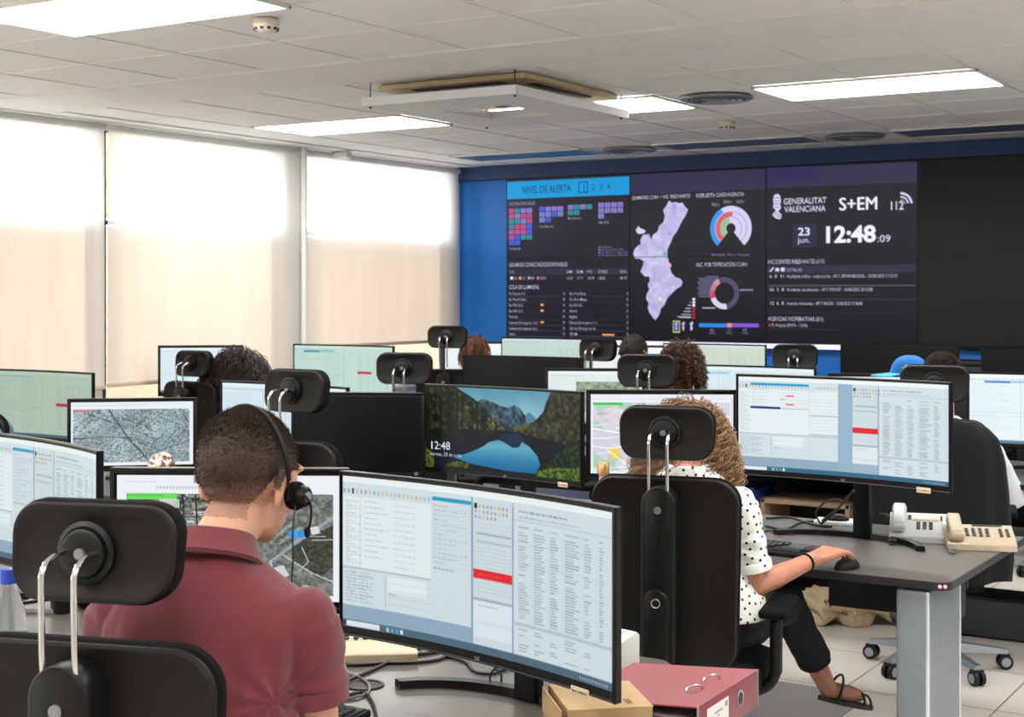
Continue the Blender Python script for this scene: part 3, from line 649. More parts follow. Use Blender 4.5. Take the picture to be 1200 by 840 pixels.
wallwhite = mat('white_wall_paint', (.86, .85, .83), .85, bump=.05, bscale=120, vary=.02)
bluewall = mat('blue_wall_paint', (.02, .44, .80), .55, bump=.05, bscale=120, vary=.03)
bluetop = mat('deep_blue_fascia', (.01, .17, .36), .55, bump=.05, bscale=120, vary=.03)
navy = mat('navy_window_frame', (.10, .15, .26), .45, vary=.05)
def struct(name, mb, m, smooth=False):
    o = mb.build(name, m, smooth=smooth); o['kind'] = 'structure'; return o
mb = MB(); mb.box((XR-WINX+.4, WALLY-YB+.4, .1), ((XR+WINX)/2, (WALLY+YB)/2, -.05)); struct('floor', mb, floorm)
mb = MB(); mb.box((XR-WINX+.4, WALLY-YB+.4, .1), ((XR+WINX)/2, (WALLY+YB)/2, CEIL+.05)); struct('ceiling', mb, ceilm)
tbar = mat('ceiling_grid_bar', (.90, .89, .87), .45, vary=.02)
mb = MB()
x = -.098-.6*11
while x < XR:
    mb.box((.013, WALLY-YB, .005), (x, (WALLY+YB)/2, CEIL-.0025)); x += .6
y = .132-.6*3
while y < WALLY-.2:
    mb.box((XR-WINX, .009, .004), ((XR+WINX)/2, y, CEIL-.002)); y += .6
struct('trim_1', mb, tbar)
mb = MB(); mb.box((XR-WINX, .585, .008), ((XR+WINX)/2, 5.832, CEIL-.005)); mb.box((.26, WALLY-YB, .008), (WINX+.13, (WALLY+YB)/2, CEIL-.0055))
mb.box((XR-WINX, .11, .008), ((XR+WINX)/2, WALLY-.055, CEIL-.006)); struct('trim_2', mb, plaster)
mb = MB(); mb.box((.2, WALLY-YB+.4, CEIL+.1), (XR+.1, (WALLY+YB)/2, CEIL/2)); struct('wall_right', mb, wallwhite)
mb = MB(); mb.box((XR-WINX+.4, .2, CEIL+.1), ((XR+WINX)/2, YB-.1, CEIL/2)); struct('wall_near', mb, wallwhite)
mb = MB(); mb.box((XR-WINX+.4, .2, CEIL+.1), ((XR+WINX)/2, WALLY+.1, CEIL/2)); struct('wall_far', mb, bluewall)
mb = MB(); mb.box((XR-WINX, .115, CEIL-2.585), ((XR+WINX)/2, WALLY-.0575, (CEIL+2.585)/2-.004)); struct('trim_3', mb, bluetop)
# window wall
SILL = .80; WT = CEIL-.03
mb = MB()
mb.box((.24, WALLY-YB, SILL), (WINX-.12, (WALLY+YB)/2, SILL/2)); mb.box((.07, WALLY-YB, .13), (WINX-.035, (WALLY+YB)/2, CEIL+.035))
for y0, y1 in ((YB-.2, YB+.4), (8.44, 8.68), (10.66, WALLY), (6.64, 6.70), (2.6, 2.85), (-.2, .0)):
    mb.box((.07, y1-y0, WT), (WINX-.035, (y0+y1)/2, WT/2))
struct('wall_left', mb, wallwhite)
mb = MB(); mb.box((.06, WALLY-YB-.1, .03), (WINX+.03, (WALLY+YB)/2, SILL+.015), bev=.005); struct('trim_4', mb, white_pl)
paneclear = bpy.data.materials.new('window_glass'); panetint = bpy.data.materials.new('window_glass_tinted')
for m, c in ((paneclear, (.97, .98, 1, 1)), (panetint, (.52, .475, .425, 1))):
    m.use_nodes = True; nt = m.node_tree; nt.nodes.remove(nt.nodes['Principled BSDF'])
    t = nt.nodes.new('ShaderNodeBsdfTransparent'); t.inputs[0].default_value = c; g = nt.nodes.new('ShaderNodeBsdfGlossy'); g.inputs['Roughness'].default_value = .02
    x_ = nt.nodes.new('ShaderNodeMixShader'); x_.inputs[0].default_value = .05
    nt.links.new(t.outputs[0], x_.inputs[1]); nt.links.new(g.outputs[0], x_.inputs[2]); nt.links.new(x_.outputs[0], nt.nodes['Material Output'].inputs[0])
wins = ((.0, 2.6), (2.85, 6.64), (6.70, 8.44), (8.68, 10.66))
for i, (y0, y1) in enumerate(wins):
    mb = MB()
    for yy in (y0+.02, y1-.02): mb.box((.04, .04, WT-SILL), (WINX-.03, yy, (WT+SILL)/2))
    for zz in (SILL+.02, WT-.015, 2.055): mb.box((.04, y1-y0, .03), (WINX-.03, (y0+y1)/2, zz))
    w_ = mb.build('window_%d' % (i+1), navy, smooth=False); w_['kind'] = 'structure'
    mb = MB(); mb.box((.006, y1-y0-.06, WT-2.1), (WINX-.03, (y0+y1)/2, (WT+2.06)/2)); mb.build('upper_pane', paneclear, w_, smooth=False)
    mb = MB(); mb.box((.006, y1-y0-.06, 2.03-SILL-.06), (WINX-.03, (y0+y1)/2, (2.03+SILL+.06)/2)); mb.build('lower_pane', panetint if i < 4 else paneclear, w_, smooth=False)
# roller blinds
def blind_mat():
    m = bpy.data.materials.new('blind_cloth'); m.use_nodes = True; nt = m.node_tree; nt.nodes.remove(nt.nodes['Principled BSDF']); L = nt.links.new
    tr = nt.nodes.new('ShaderNodeBsdfTranslucent'); df = nt.nodes.new('ShaderNodeBsdfDiffuse'); tp = nt.nodes.new('ShaderNodeBsdfTransparent')
    tc = nt.nodes.new('ShaderNodeTexCoord'); mp = nt.nodes.new('ShaderNodeMapping'); mp.inputs['Scale'].default_value = (1, 3, .35); L(tc.outputs['Object'], mp.inputs[0])
    n = nt.nodes.new('ShaderNodeTexNoise'); n.inputs['Scale'].default_value = 2; n.inputs['Detail'].default_value = 3; L(mp.outputs[0], n.inputs['Vector'])
    cr = nt.nodes.new('ShaderNodeValToRGB'); cr.color_ramp.elements[0].position = .35; cr.color_ramp.elements[1].position = .65
    cr.color_ramp.elements[0].color = (.80, .775, .745, 1); cr.color_ramp.elements[1].color = (.85, .83, .805, 1); L(n.outputs['Fac'], cr.inputs[0])
    L(cr.outputs[0], tr.inputs[0]); L(cr.outputs[0], df.inputs[0])
    a = nt.nodes.new('ShaderNodeMixShader'); a.inputs[0].default_value = .45; L(tr.outputs[0], a.inputs[1]); L(df.outputs[0], a.inputs[2])
    b = nt.nodes.new('ShaderNodeMixShader'); b.inputs[0].default_value = .17; L(a.outputs[0], b.inputs[1]); L(tp.outputs[0], b.inputs[2]); L(b.outputs[0], nt.nodes['Material Output'].inputs[0])
    return m
blindm = blind_mat(); barm = mat('blind_bar_beige', (.80, .72, .62), .6, vary=.03)
for i, (y0, y1, zb, lab) in enumerate(((2.3, 6.655, .985, 'cream roller blind drawn low over the window nearest the left edge of the photo'), (6.68, 8.60, .995, 'cream roller blind over the middle window left of the white vertical pole'), (8.635, 10.74, 1.175, 'cream roller blind ending higher, over the window beside the blue wall'), (-.4, 2.28, 1.0, 'cream roller blind over the window behind the near desks'))):
    e = empty('roller_blind', (WINX+.07, (y0+y1)/2, 0), 0, lab, 'blind', 'roller blinds on the window wall')
    w_ = y1-y0; ny = 24; V = []; F = []
    for j in range(2):
        for k in range(ny+1): V.append((.004*math.sin(k*1.7+j), (k/ny-.5)*w_, zb if j == 0 else CEIL-.045))
    F = [(k, k+1, ny+2+k, ny+1+k) for k in range(ny)]
    link(mesh_np('blind_cloth', V, F), 'blind_cloth', blindm, e, True)
    mb = MB(); mb.box((.022, w_, .028), (0, 0, zb), bev=.005); mb.build('bottom_bar', barm, e)
    mb = MB(); mb.cyl((0, -w_/2, CEIL-.04), (0, w_/2, CEIL-.04), .024); mb.build('roller_tube', white_pl, e)
mb = MB(); mb.cyl((WINX+.115, 8.585, .0), (WINX+.115, 8.585, CEIL-.01), .024, n=20); mb.cyl((WINX+.115, 8.585, 1.9), (WINX+.115, 8.585, 1.93), .028)
tag(mb.build('vertical_pipe', white_pl), 'white vertical pipe running floor to ceiling between two blinds', 'pipe')
mb = MB(); mb.box((.16, .07, .055), (WINX+.16, 8.98, CEIL-.04), bev=.012); mb.box((.05, .05, .03), (WINX+.16, 8.98, CEIL-.012))
tag(mb.build('motion_sensor', white_pl), 'small grey white ceiling sensor beside the window blinds', 'sensor')
# outside: ground and three trees that show faintly through the blinds
grass = mat('outside_ground', (.72, .66, .56), .9, vary=.1); leafm = mat('tree_leaves', (.55, .50, .36), .8, vary=.25, vscale=9, bump=.5, bscale=12); barkm = mat('tree_bark', (.36, .28, .2), .9, vary=.2)
mb = MB(); mb.box((30, 60, .2), (WINX-16, 12, -.7)); struct('ground_outside', mb, grass)
for i, (y, x, h, rr) in enumerate(((9.2, -13.5, 2.75, 1.0), (14.0, -14.5, 3.1, 1.25), (15.8, -15.5, 2.7, .95), (24, -15, 3.4, 1.2))):
    e = empty('garden_tree', (x, y, -.3), 0, 'round leafy tree outside, faint behind the %s blind' % ['left', 'middle', 'middle', 'right'][i] + (' and smaller' if i == 2 else ''), 'tree', 'trees outside the windows')
    mb = MB(); mb.cyl((0, 0, 0), (0, 0, h), .13, .08); mb.build('trunk', barkm, e)
    mb = MB(); rg = random.Random(i)
    for k in range(10): mb.sph((rg.uniform(-.55, .55)*rr, rg.uniform(-.6, .6)*rr, h+.4+rg.uniform(-.6, .5)*rr), rg.uniform(.45, .7)*rr, n=8)
    me = remesh(mb, .08, 2); co = getco(me); no = getno(me)
    d = np.array([noise.noise(Vector(c)*2.2)+.6*noise.noise(Vector(c)*6) for c in co]); setco(me, co+no*d[:, None]*.16)
    link(me, 'foliage', leafm, e, True)
rendr = mat('pale_outside_render', (.93, .91, .87), .9, vary=.04, bump=.1, bscale=20)
e = empty('added_backdrop_wall', (-13.2, 26, -.6), 0, 'pale wall added outside to brighten the lower half of the blinds evenly', 'wall')  # added backdrop, gives the lower blinds an even bright glow
mb = MB(); mb.box((.25, 52, 3.0), (0, 0, 1.5), bev=.02); mb.build('masonry', rendr, e); mb = MB(); mb.box((.33, 52.1, .06), (0, 0, 3.03), bev=.01); mb.build('coping', plaster, e)
# ceiling lights
def emis_mat(name, col, st):
    m = bpy.data.materials.new(name); m.use_nodes = True; b = m.node_tree.nodes['Principled BSDF']
    b.inputs['Base Color'].default_value = (.8, .8, .8, 1); b.inputs['Emission Color'].default_value = (*s2l(col), 1); b.inputs['Emission Strength'].default_value = st
    return m
lampon = emis_mat('lit_diffuser', (1, .99, .975), 22.0); lampoff = mat('unlit_diffuser_blue_reflection', (.32, .42, .54), .3, vary=.03); framew = mat('lamp_frame_white', (.88, .88, .86), .4, vary=.02)  # unlit panels carry the blue wall's reflection in their base colour
def luminaire(x0, y0, on, lab, w_=1.2, h_=.6):
    e = empty('ceiling_light', (x0+w_/2, y0+h_/2, CEIL-.006), 0, lab, 'ceiling light', 'lit ceiling panels' if on else 'unlit ceiling panels')
    mb = MB()
    for sx in (-1, 1): mb.box((.016, h_, .016), (sx*(w_/2-.008), 0, -.004), bev=.003); mb.box((w_, .016, .016), (0, sx*(h_/2-.008), -.004), bev=.003)
    mb.build('frame', framew, e)
    mb = MB(); mb.box((w_-.034, h_-.034, .006), (0, 0, -.004)); mb.build('diffuser', lampon if on else lampoff, e, smooth=False)
    return e
luminaire(-4.898, 3.732, True, 'large lit ceiling panel at the top left corner of the photo')
luminaire(-6.60, 7.33, True, 'lit ceiling panel near the middle blind, left of the hanging white frame')
luminaire(-4.86, 7.36, True, 'lit ceiling panel partly hidden behind the hanging white frame')
luminaire(-3.078, 7.35, True, 'long lit ceiling panel at upper right between two round vents')
for x0, lab in ((-6.698, 'unlit dark ceiling panel nearest the corner of blinds and blue wall'), (-4.898, 'unlit dark ceiling panel above the region map, between two round vents'), (-3.098, 'unlit dark ceiling panel above the blank displays at right edge')):
    luminaire(x0, 9.79, False, lab, h_=.5)
for x0, y0 in ((-3.098, 3.732), (-1.298, 3.732), (-1.298, 7.33), (.5, 5.5), (-4.898, .132), (-3.098, .132), (-1.298, .132), (.5, 1.9), (-6.698, 1.9)):  # more panels out of view, added to light the room
    luminaire(x0, y0, True, 'unseen lit ceiling panel added overhead to light the room')
ventd = mat('vent_dark', (.15, .15, .16), .6, vary=.1); ventm = mat('vent_satin_metal', (.62, .63, .64), .3, .7, vary=.04)
for x_, y_, lab in ((-3.398, 7.63, 'round silver air vent left of the long lit ceiling panel'), (-3.42, 10.05, 'round dark air vent near the far wall at upper right'), (-5.2, 10.05, 'round air vent in the ceiling above the first display column')):
    e = empty('round_air_vent', (x_, y_, CEIL-.006), 0, lab, 'air vent', 'round ceiling vents')
    mb = MB(); mb.lathe([(.19, 0), (.205, -.004), (.205, -.012), (.185, -.02), (.165, -.012), (.165, 0)], n=40); mb.build('rim', ventm, e)
    mb = MB(); mb.lathe([(.165, -.001), (.165, -.004), (.01, -.004)], n=32); mb.build('core', ventd, e)
    mb = MB()
    for k, r_ in enumerate((.14, .105, .07)): mb.lathe([(r_, -.002), (r_+.012, -.02), (r_+.006, -.022), (r_-.008, -.004)], n=32)
    mb.lathe([(.001, -.004), (.03, -.006), (.03, -.02), (.001, -.026)], n=24); mb.build('louvre', ventm, e)
for (u, v, z), lab in (((312, 30, CEIL-.03), 'white round smoke detector near the lit panel at top left'), ((852, 147, CEIL-.03), 'cream smoke detector below the round silver vent')):
    p = atz(u, v, z); e = empty('smoke_detector', (p.x, p.y, CEIL-.004), 0, lab, 'smoke detector', 'smoke detectors')
    creamp = mat('detector_cream', (.86, .82, .74), .5, vary=.03)
    mb = MB(); mb.lathe([(.05, 0), (.054, -.006), (.054, -.026), (.048, -.030)], n=32); mb.build('base', creamp, e)
    mb = MB(); mb.lathe([(.046, -.026), (.050, -.034), (.044, -.044), (.03, -.052), (.001, -.056)], n=32); mb.build('cap', creamp, e)
    mb = MB()
    for k in range(10): a = k*PI/5; mb.box((.014, .008, .010), (.047*math.cos(a), .047*math.sin(a), -.041), rot=(0, 0, a+PI/2))
    mb.build('sensor_slots', ventd, e)
# ceiling cassette with hanging baffle frame
creamc = mat('cassette_cream', (.78, .70, .56), .6, vary=.04, vscale=3)
e = empty('ceiling_air_conditioner', (-4.27, 6.73, CEIL), 0, 'cream square ceiling air conditioner with black slots behind the hanging frame', 'air conditioner')
mb = MB(); mb.box((.92, .98, .03), (0, 0, -.020), bev=.008); mb.build('cover', creamc, e)
mb = MB()
for sx in (-1, 1): mb.box((.05, .60, .012), (sx*.375, 0, -.034)); mb.box((.56, .05, .012), (0, sx*.405, -.034))
mb.build('air_slots', ventd, e, smooth=False)
mb = MB(); mb.box((.46, .50, .012), (0, 0, -.036), bev=.004); mb.build('intake_grille', mat('cassette_grille', (.80, .78, .74), .5, vary=.03), e)
e = empty('hanging_baffle_frame', (-4.25, 6.69, CEIL-.135), 0, 'white square open frame hanging on rods below the air conditioner', 'baffle')
mb = MB(); W2, H2, w2, h2, tt = .475, .60, .20, .235, .045
o_ = [(-W2, -H2), (W2, -H2), (W2, H2), (-W2, H2)]; i_ = [(-w2, -h2), (w2, -h2), (w2, h2), (-w2, h2)]
vo = [[mb.bm.verts.new((x, y, z)) for x, y in o_] for z in (0, tt)]; vi = [[mb.bm.verts.new((x, y, z)) for x, y in i_] for z in (0, tt)]
for k in range(4):
    l = (k+1) % 4
    for z in (0, 1): mb.bm.faces.new((vo[z][k], vo[z][l], vi[z][l], vi[z][k]))
    mb.bm.faces.new((vo[0][k], vo[0][l], vo[1][l], vo[1][k])); mb.bm.faces.new((vi[0][k], vi[0][l], vi[1][l], vi[1][k]))
mb.build('frame', mat('baffle_white', (.86, .86, .87), .55, vary=.02), e, smooth=False)
mb = MB()
for sx in (-1, 1):
    for sy in (-1, 1): mb.cyl((sx*(W2-.03), sy*(H2-.04), -.01), (sx*(W2-.03), sy*(H2-.04), .135), .003, n=8); mb.cyl((sx*(W2-.03), sy*(H2-.04), -.006), (sx*(W2-.03), sy*(H2-.04), .0), .008, n=10)
mb.build('hanger_rod', dark, e)
# video wall
cvw = pic_wall(); nw, nh = cvw.w//3, cvw.h//2
vw = empty('video_wall', (WX0, YS, WZ0), 0, 'large dark video wall with region map, clock and call tables on the blue wall', 'video wall')
mb = MB(); ncol = 6
mb.box((PW*ncol+.03, .08, 2*PH+.03), (PW*ncol/2, .052, PH), bev=.004); mb.build('backing_frame', mat('video_wall_frame', (.06, .07, .09), .5, vary=.05), vw)
wallpanel_off = mat('unlit_display_glass', (.05, .045, .04), .5, spec=.3, vary=.08, vscale=2)
scrm = screen_mat(1.0)
for j in range(2):
    for i in range(ncol):
        if i < 3:
            sub = Canvas(nw, nh); sub.a = cvw.a[j*nh:(j+1)*nh, i*nw:(i+1)*nw]
            o = link(screen_mesh(sub, PW-.006, PH-.005), 'display_panel', scrm, vw)
        else:
            mb = MB(); mb.box((PW-.006, .004, PH-.005)); o = mb.build('display_panel', wallpanel_off, vw, smooth=False)
        o.location = (PW*(i+.5), 0.0, 2*PH-PH*(j+.5))
        o['label'] = ('lit dashboard panel' if i < 3 else 'blank dark panel')
mb = MB(); mb.box((PW*3, .012, .036), (PW*1.5, .0, -.024)); mb.build('lower_light_bar', emis_mat('lilac_light_bar', (.80, .80, 1.0), .72), vw, smooth=False)
# dark low cabinet under the video wall
mb = MB(); mb.box((3.6, .35, 1.08), (-1.45, WALLY-.18, .54), bev=.006); mb.box((3.64, .37, .03), (-1.45, WALLY-.19, 1.095), bev=.006)
tag(mb.build('low_cabinet', mat('cabinet_charcoal', (.09, .09, .10), .5, vary=.08)), 'charcoal cabinet standing below the blank right displays', 'cabinet')
# ================================================================== DESKS
led = emis_mat('red_led', (1, .08, .10), 4.0); ledw = emis_mat('white_spark', (1, .7, .7), 4.0)
def desk(x0, x1, y0, y1, lab, grp, legs='front', round_r=True, chamfer=0.):
    e = empty('desk', ((x0+x1)/2, (y0+y1)/2, 0), 0, lab, 'desk', grp); w_ = x1-x0-.006; d_ = y1-y0
    P = []
    r_ = .045 if round_r else .01
    for cx, cy, a0, rr in ((w_/2-.02, d_/2-.02, 0, .02), (-w_/2+.01, d_/2-.01, 90, .01), (-w_/2+.01, -d_/2+.01, 180, .01), (w_/2-r_, -d_/2+r_, 270, r_)):
        for k in range(9): a = R(a0+90*k/8); P.append((cx+rr*math.cos(a), cy+rr*math.sin(a)))
    if chamfer: P = [(w_/2, d_/2-chamfer-.02), (w_/2-.006, d_/2-chamfer), (w_/2-chamfer, d_/2-.006), (w_/2-chamfer-.02, d_/2)]+P[9:]
    mb = MB(); mb.prism(P, .023, Matrix.Translation((0, 0, DESK-.025))); mb.build('desktop', deskedge, e, smooth=False)
    mb = MB(); mb.prism([(x*.9975, y*.996) for x, y in P], .002, Matrix.Translation((0, 0, DESK-.002))); mb.build('worktop_surface', desktop, e, smooth=False)
    for sx in (-1, 1):
        for yy in ([-d_/2+.19] if legs == 'front' else [-d_/2+.60]):
            mb = MB(); mb.box((.10, .355, DESK-.032), (sx*(w_/2-.115), yy, (DESK-.032)/2), bev=.012, seg=3); lg = mb.build('leg', grey_metal, e)
            mb = MB()
            for cx, cy in ((1, -1), (1, 1)): mb.box((.012, .012, DESK-.035), (sx*(w_/2-.115)+cx*.047, yy+cy*.174, (DESK-.035)/2), bev=.004)
            mb.build('corner_profile', edge_metal, lg)
    hp = .15 if legs == 'front' and abs(y0-4.38) < .01 else .29
    mb = MB(); mb.box((w_-.34, .018, hp), (0, d_/2-.12, DESK-.03-hp/2), bev=.004); mb.build('modesty_panel', dark, e)
    mb = MB(); mb.box((w_-.4, .14, .05), (0, d_/2-.22, DESK-.08), bev=.006); mb.build('cable_tray', dark, e)
    return e
rows = {1: (1.92, 3.12), 2: (4.38, 5.36), 3: (6.80, 7.75), 4: (9.15, 10.08)}
D1 = desk(-2.73, -1.21, *rows[1], 'grey desk in the foreground, worked at by the man in the maroon polo', 'first row of desks', 'rear', chamfer=.30)
desk(-4.25, -2.73, *rows[1], 'grey desk at the left edge, left of the man in maroon', 'first row of desks', 'rear')
D2 = desk(-2.72, -1.20, *rows[2], 'grey desk of the woman in the dotted blouse, with pale leg and red lights', 'second row of desks')
for x1, lab in ((-2.72, 'grey desk under the lake picture monitor'), (-4.22, 'grey desk under the monitor behind the short haired man'), (-5.72, 'grey desk under the greenish monitor at far left')):
    desk(x1-1.5, x1, *rows[2], lab, 'second row of desks')
for x1, lab in ((-.80, 'grey desk behind the chair with the black jacket'), (-2.30, 'grey desk behind the polka dot woman, third row'), (-3.80, 'grey desk under the switched off wide monitor, third row'), (-5.30, 'grey desk near the window where the long haired woman sits')):
    desk(x1-1.5, x1, *rows[3], lab, 'third row of desks', 'rear')
for x1, lab in ((-.40, 'grey desk in the last row at far right'), (-1.90, 'grey desk in the last row under a switched off wide monitor'), (-3.40, 'grey desk in the last row below the region map'), (-4.90, 'grey desk in the last row beside the blue wall corner')):
    desk(x1-1.5, x1, *rows[4], lab, 'last row of desks')
mb = MB(); mb.box((.47, .10, .22), (-1.605-D2.location.x, 5.16-D2.location.y, .575), bev=.01); mb.build('cable_box', dark, D2)
# small lights set into the corner of the near woman's desk
for a_ in (-68, -48):
    mb = MB(); mb.sph((-1.248+.0455*math.cos(R(a_))-D2.location.x, 4.425+.0455*math.sin(R(a_))-D2.location.y, DESK-.013), .0050, n=8); mb.build('led_light', led, D2)
# ================================================================== MONITORS
logo_m = mat('logo_grey', (.62, .62, .62), .4, vary=.02); sticker_m = mat('sticker_cream', (.86, .78, .66), .6, vary=.04); ink_m = mat('sticker_ink', (.35, .25, .2), .6, vary=.1)
def text_obj(s, size, m, parent, loc, rot=(PI/2, 0, 0), name='lettering', bold=0.):
    cu = bpy.data.curves.new('t', 'FONT'); cu.body = s; cu.size = size; cu.offset = bold*size; cu.resolution_u = 2; cu.align_x = 'CENTER'; cu.extrude = .0003
    o = bpy.data.objects.new('t', cu); C.objects.link(o); dg = bpy.context.evaluated_depsgraph_get(); dg.update()
    me = bpy.data.meshes.new_from_object(o.evaluated_get(dg)); bpy.data.objects.remove(o); bpy.data.curves.remove(cu)
    me.materials.clear(); q = link(me, name, m, parent); q.location = loc; q.rotation_euler = rot; return q
LW, LH, LR = .80, .362, 2.1
def monitor_wide(x, y, ztop, rot, cv, lab, grp='wide curved monitors', logo=True, sticker=False, strength=1.):
    e = empty('wide_monitor', (x, y, DESK), rot, lab, 'monitor', grp); zc = ztop-LH/2-DESK; cvf = lambda x_: -(x_*x_)/(2*LR)
    mb = MB(); cols = []
    for k in range(29):
        t = k/28*2-1; X = t*LW/2; th = .016+.034*(max(0, 1-abs(t)*1.15))**.8; yf = cvf(X); b_ = .003
        sh = .8 if abs(t) < 1 else 1
        cols.append([(X, yf, zc-LH/2+b_), (X, yf, zc+LH/2-b_), (X, yf+b_, zc+LH/2), (X, yf+.012, zc+LH/2), (X, yf+th, zc+LH/2-.05*(th > .02)), (X, yf+th, zc-LH/2+.05*(th > .02)), (X, yf+.012, zc-LH/2), (X, yf+b_, zc-LH/2)])
    mb.rings(cols); mb.build('housing', bezelm, e)
    sw, shh = LW-.020, LH-.031; zs = zc+.0055
    if cv is not None:
        o = link(screen_mesh(cv, sw, shh, LR), 'screen', screen_mat(strength), e); o.location = (0, -.0012, zs)
    else:
        mb = MB(); n = 24; A = [[( -sw/2+sw*k/n, cvf(-sw/2+sw*k/n)-.0012, zs-shh/2), (-sw/2+sw*k/n, cvf(-sw/2+sw*k/n)-.0012, zs+shh/2), (-sw/2+sw*k/n, cvf(-sw/2+sw*k/n)-.0004, zs+shh/2), (-sw/2+sw*k/n, cvf(-sw/2+sw*k/n)-.0004, zs-shh/2)] for k in range(n+1)]
        mb.rings(A); mb.build('screen', offscreen, e)
    mb = MB()
    for z_ in (-1, 1): mb.tube([(t*LW/2, cvf(t*LW/2)-.001, zc+z_*(LH/2-.0022)) for t in [k/12-1 for k in range(25)]], .0022, n=6)
    for s_ in (-1, 1): mb.tube([(s_*(LW/2-.003), cvf(LW/2)-.001, zc-LH/2), (s_*(LW/2-.003), cvf(LW/2)-.001, zc+LH/2)], .0025, n=6)
    mb.build('bezel_rim', bezelm, e)
    if logo: text_obj('LG', .011, logo_m, e, (0, -.0035, zc-LH/2+.0055), name='logo', bold=.01)
    if sticker:
        mb = MB(); mb.box((.052, .0015, .018), (0, 0, 0), bev=.0005); q = mb.build('sticker', sticker_m, e); q.location = (LW/2-.10, cvf(LW/2-.10)-.0035, zc-LH/2+.001); q.rotation_euler = (0, 0, -math.atan(.30/LR))
        for k in range(2): pass
        text_obj('8141.19B032C', .0075, ink_m, q, (0, -.0012, -.0025), name='code')
    mb = MB(); mb.box((.062, .030, zc+.06), (0, .150, (zc+.06)/2), bev=.004); mb.box((.09, .11, .10), (0, .095, zc), bev=.008); mb.build('stand_neck', bezelm, e)
    mb = MB(); A = []
    for k in range(25):
        a = R(-72+144*k/24); cx, cy = .27*math.sin(a)/math.sin(R(72)), -.045+.205*math.cos(a)
        nx, ny = math.sin(a), math.cos(a); w_ = .016
        A.append([(cx-nx*w_, cy-ny*w_, 0.001), (cx+nx*w_, cy+ny*w_, 0.001), (cx+nx*w_*.9, cy+ny*w_*.9, .018), (cx-nx*w_*.9, cy-ny*w_*.9, .018)])
    mb.rings(A); mb.build('stand_foot', bezelm, e)
    return e
SW_, SH_ = .56, .338
def monitor_small(x, y, ztop, rot, cv, lab, grp='flat monitors', w_=SW_, strength=1.):
    e = empty('flat_monitor', (x, y, DESK), rot, lab, 'monitor', grp); zc = ztop-SH_/2-DESK
    mb = MB(); mb.box((w_, .024, SH_), (0, .013, zc), bev=.004); mb.box((w_*.6, .03, SH_*.55), (0, .036, zc), bev=.01)
    mb.build('housing', bezelm, e)
    sw, shh = w_-.034, SH_-.045
    if cv is not None:
        o = link(screen_mesh(cv, sw, shh), 'screen', screen_mat(strength), e); o.location = (0, -.0006, zc+.005)
    else:
        mb = MB(); mb.box((sw, .001, shh), (0, .0003, zc+.005)); mb.build('screen', offscreen, e, smooth=False)
    mb = MB()
    for s_ in (-1, 1): mb.box((w_, .006, .012), (0, -.0005, zc+s_*(SH_/2-.006)), bev=.002); mb.box((.012, .006, SH_), (s_*(w_/2-.006), -.0005, zc), bev=.002)
    mb.build('bezel_rim', bezelm, e)
    mb = MB(); mb.box((.014, .001, .0012), (0, 0, .006)); mb.box((.014, .001, .0012), (0, 0, -.006)); mb.box((.0012, .001, .014), (.0065, 0, 0)); mb.box((.0012, .001, .014), (-.0065, 0, 0)); mb.box((.007, .001, .004), (0, 0, 0))
    q = mb.build('logo', logo_m, e, smooth=False); q.location = (w_/2-.035, -.0040, zc-SH_/2+.0095)
    mb = MB(); mb.box((.07, .022, zc), (0, .062, zc/2), bev=.004); mb.build('stand_neck', bezelm, e)
    mb = MB(); mb.box((.24, .18, .012), (0, .06, .007), bev=.005); mb.build('stand_foot', bezelm, e)
    return e
TG = (.86, .90, .86)
monitor_wide(-1.648, 2.513, 1.2035, R(-12.3), ui_main(430, 190), 'wide curved monitor in the foreground with call tables and a red bar', sticker=True)
monitor_small(-2.369, 2.553, 1.190, R(30), pic_city(300, 180), 'flat monitor with an aerial map right behind the head of the man in maroon')
monitor_wide(-3.155, 2.66, 1.2085, R(-14), ui_main(340, 150, seed=6, tint=(.98, 1, .99)), 'wide curved monitor cut by the left edge, beside the water bottle')
monitor_wide(-1.703, 4.885, 1.307, R(-7), ui_main(360, 160, gap=True, seed=2), 'wide curved monitor raised in front of the polka dot woman, blue gap between windows', sticker=True, strength=1.08)
monitor_wide(-3.105, 4.93, 1.2225, R(-6), pic_lake(330, 150), 'wide monitor showing a mountain lake with the time 12:48', sticker=True)
monitor_small(-2.404, 4.905, 1.238, R(30), pic_streetmap(220, 132), 'flat monitor with a street map behind the polka dot woman')
monitor_small(-3.71, 4.758, 1.190, R(24), None, 'flat monitor switched off, left of the lake picture')
monitor_wide(-4.262, 4.97, 1.197, R(-6), ui_light(180, 80, (.93, .97, 1), seed=5, blue=False), 'wide monitor mostly hidden behind a headrest and the switched off flat monitor')
monitor_small(-5.09, 4.84, 1.108, R(40), pic_town(220, 130), 'flat monitor with a grey blue aerial town picture at left', w_=.585)
monitor_wide(-6.01, 5.11, 1.199, R(0), ui_light(180, 80, (.76, .82, .76), red=(.62, .47, .13), seed=6, blue=False), 'wide greenish monitor at the left edge behind a jacket', strength=.95)
monitor_small(-6.95+.02, 7.20, 1.245, R(40), ui_light(140, 84, (.97, 1, 1.04), seed=7, blue=False), 'flat pale monitor in front of the long haired woman')
monitor_wide(-5.785, 7.3, 1.267, R(0), ui_light(170, 76, (.86, .95, .90), red=(.62, .47, .15), seed=8), 'wide pale green monitor right of the long haired woman', strength=.95)
monitor_wide(-4.463, 7.3, 1.227, R(2), None, 'wide monitor switched off above the lake picture monitor')
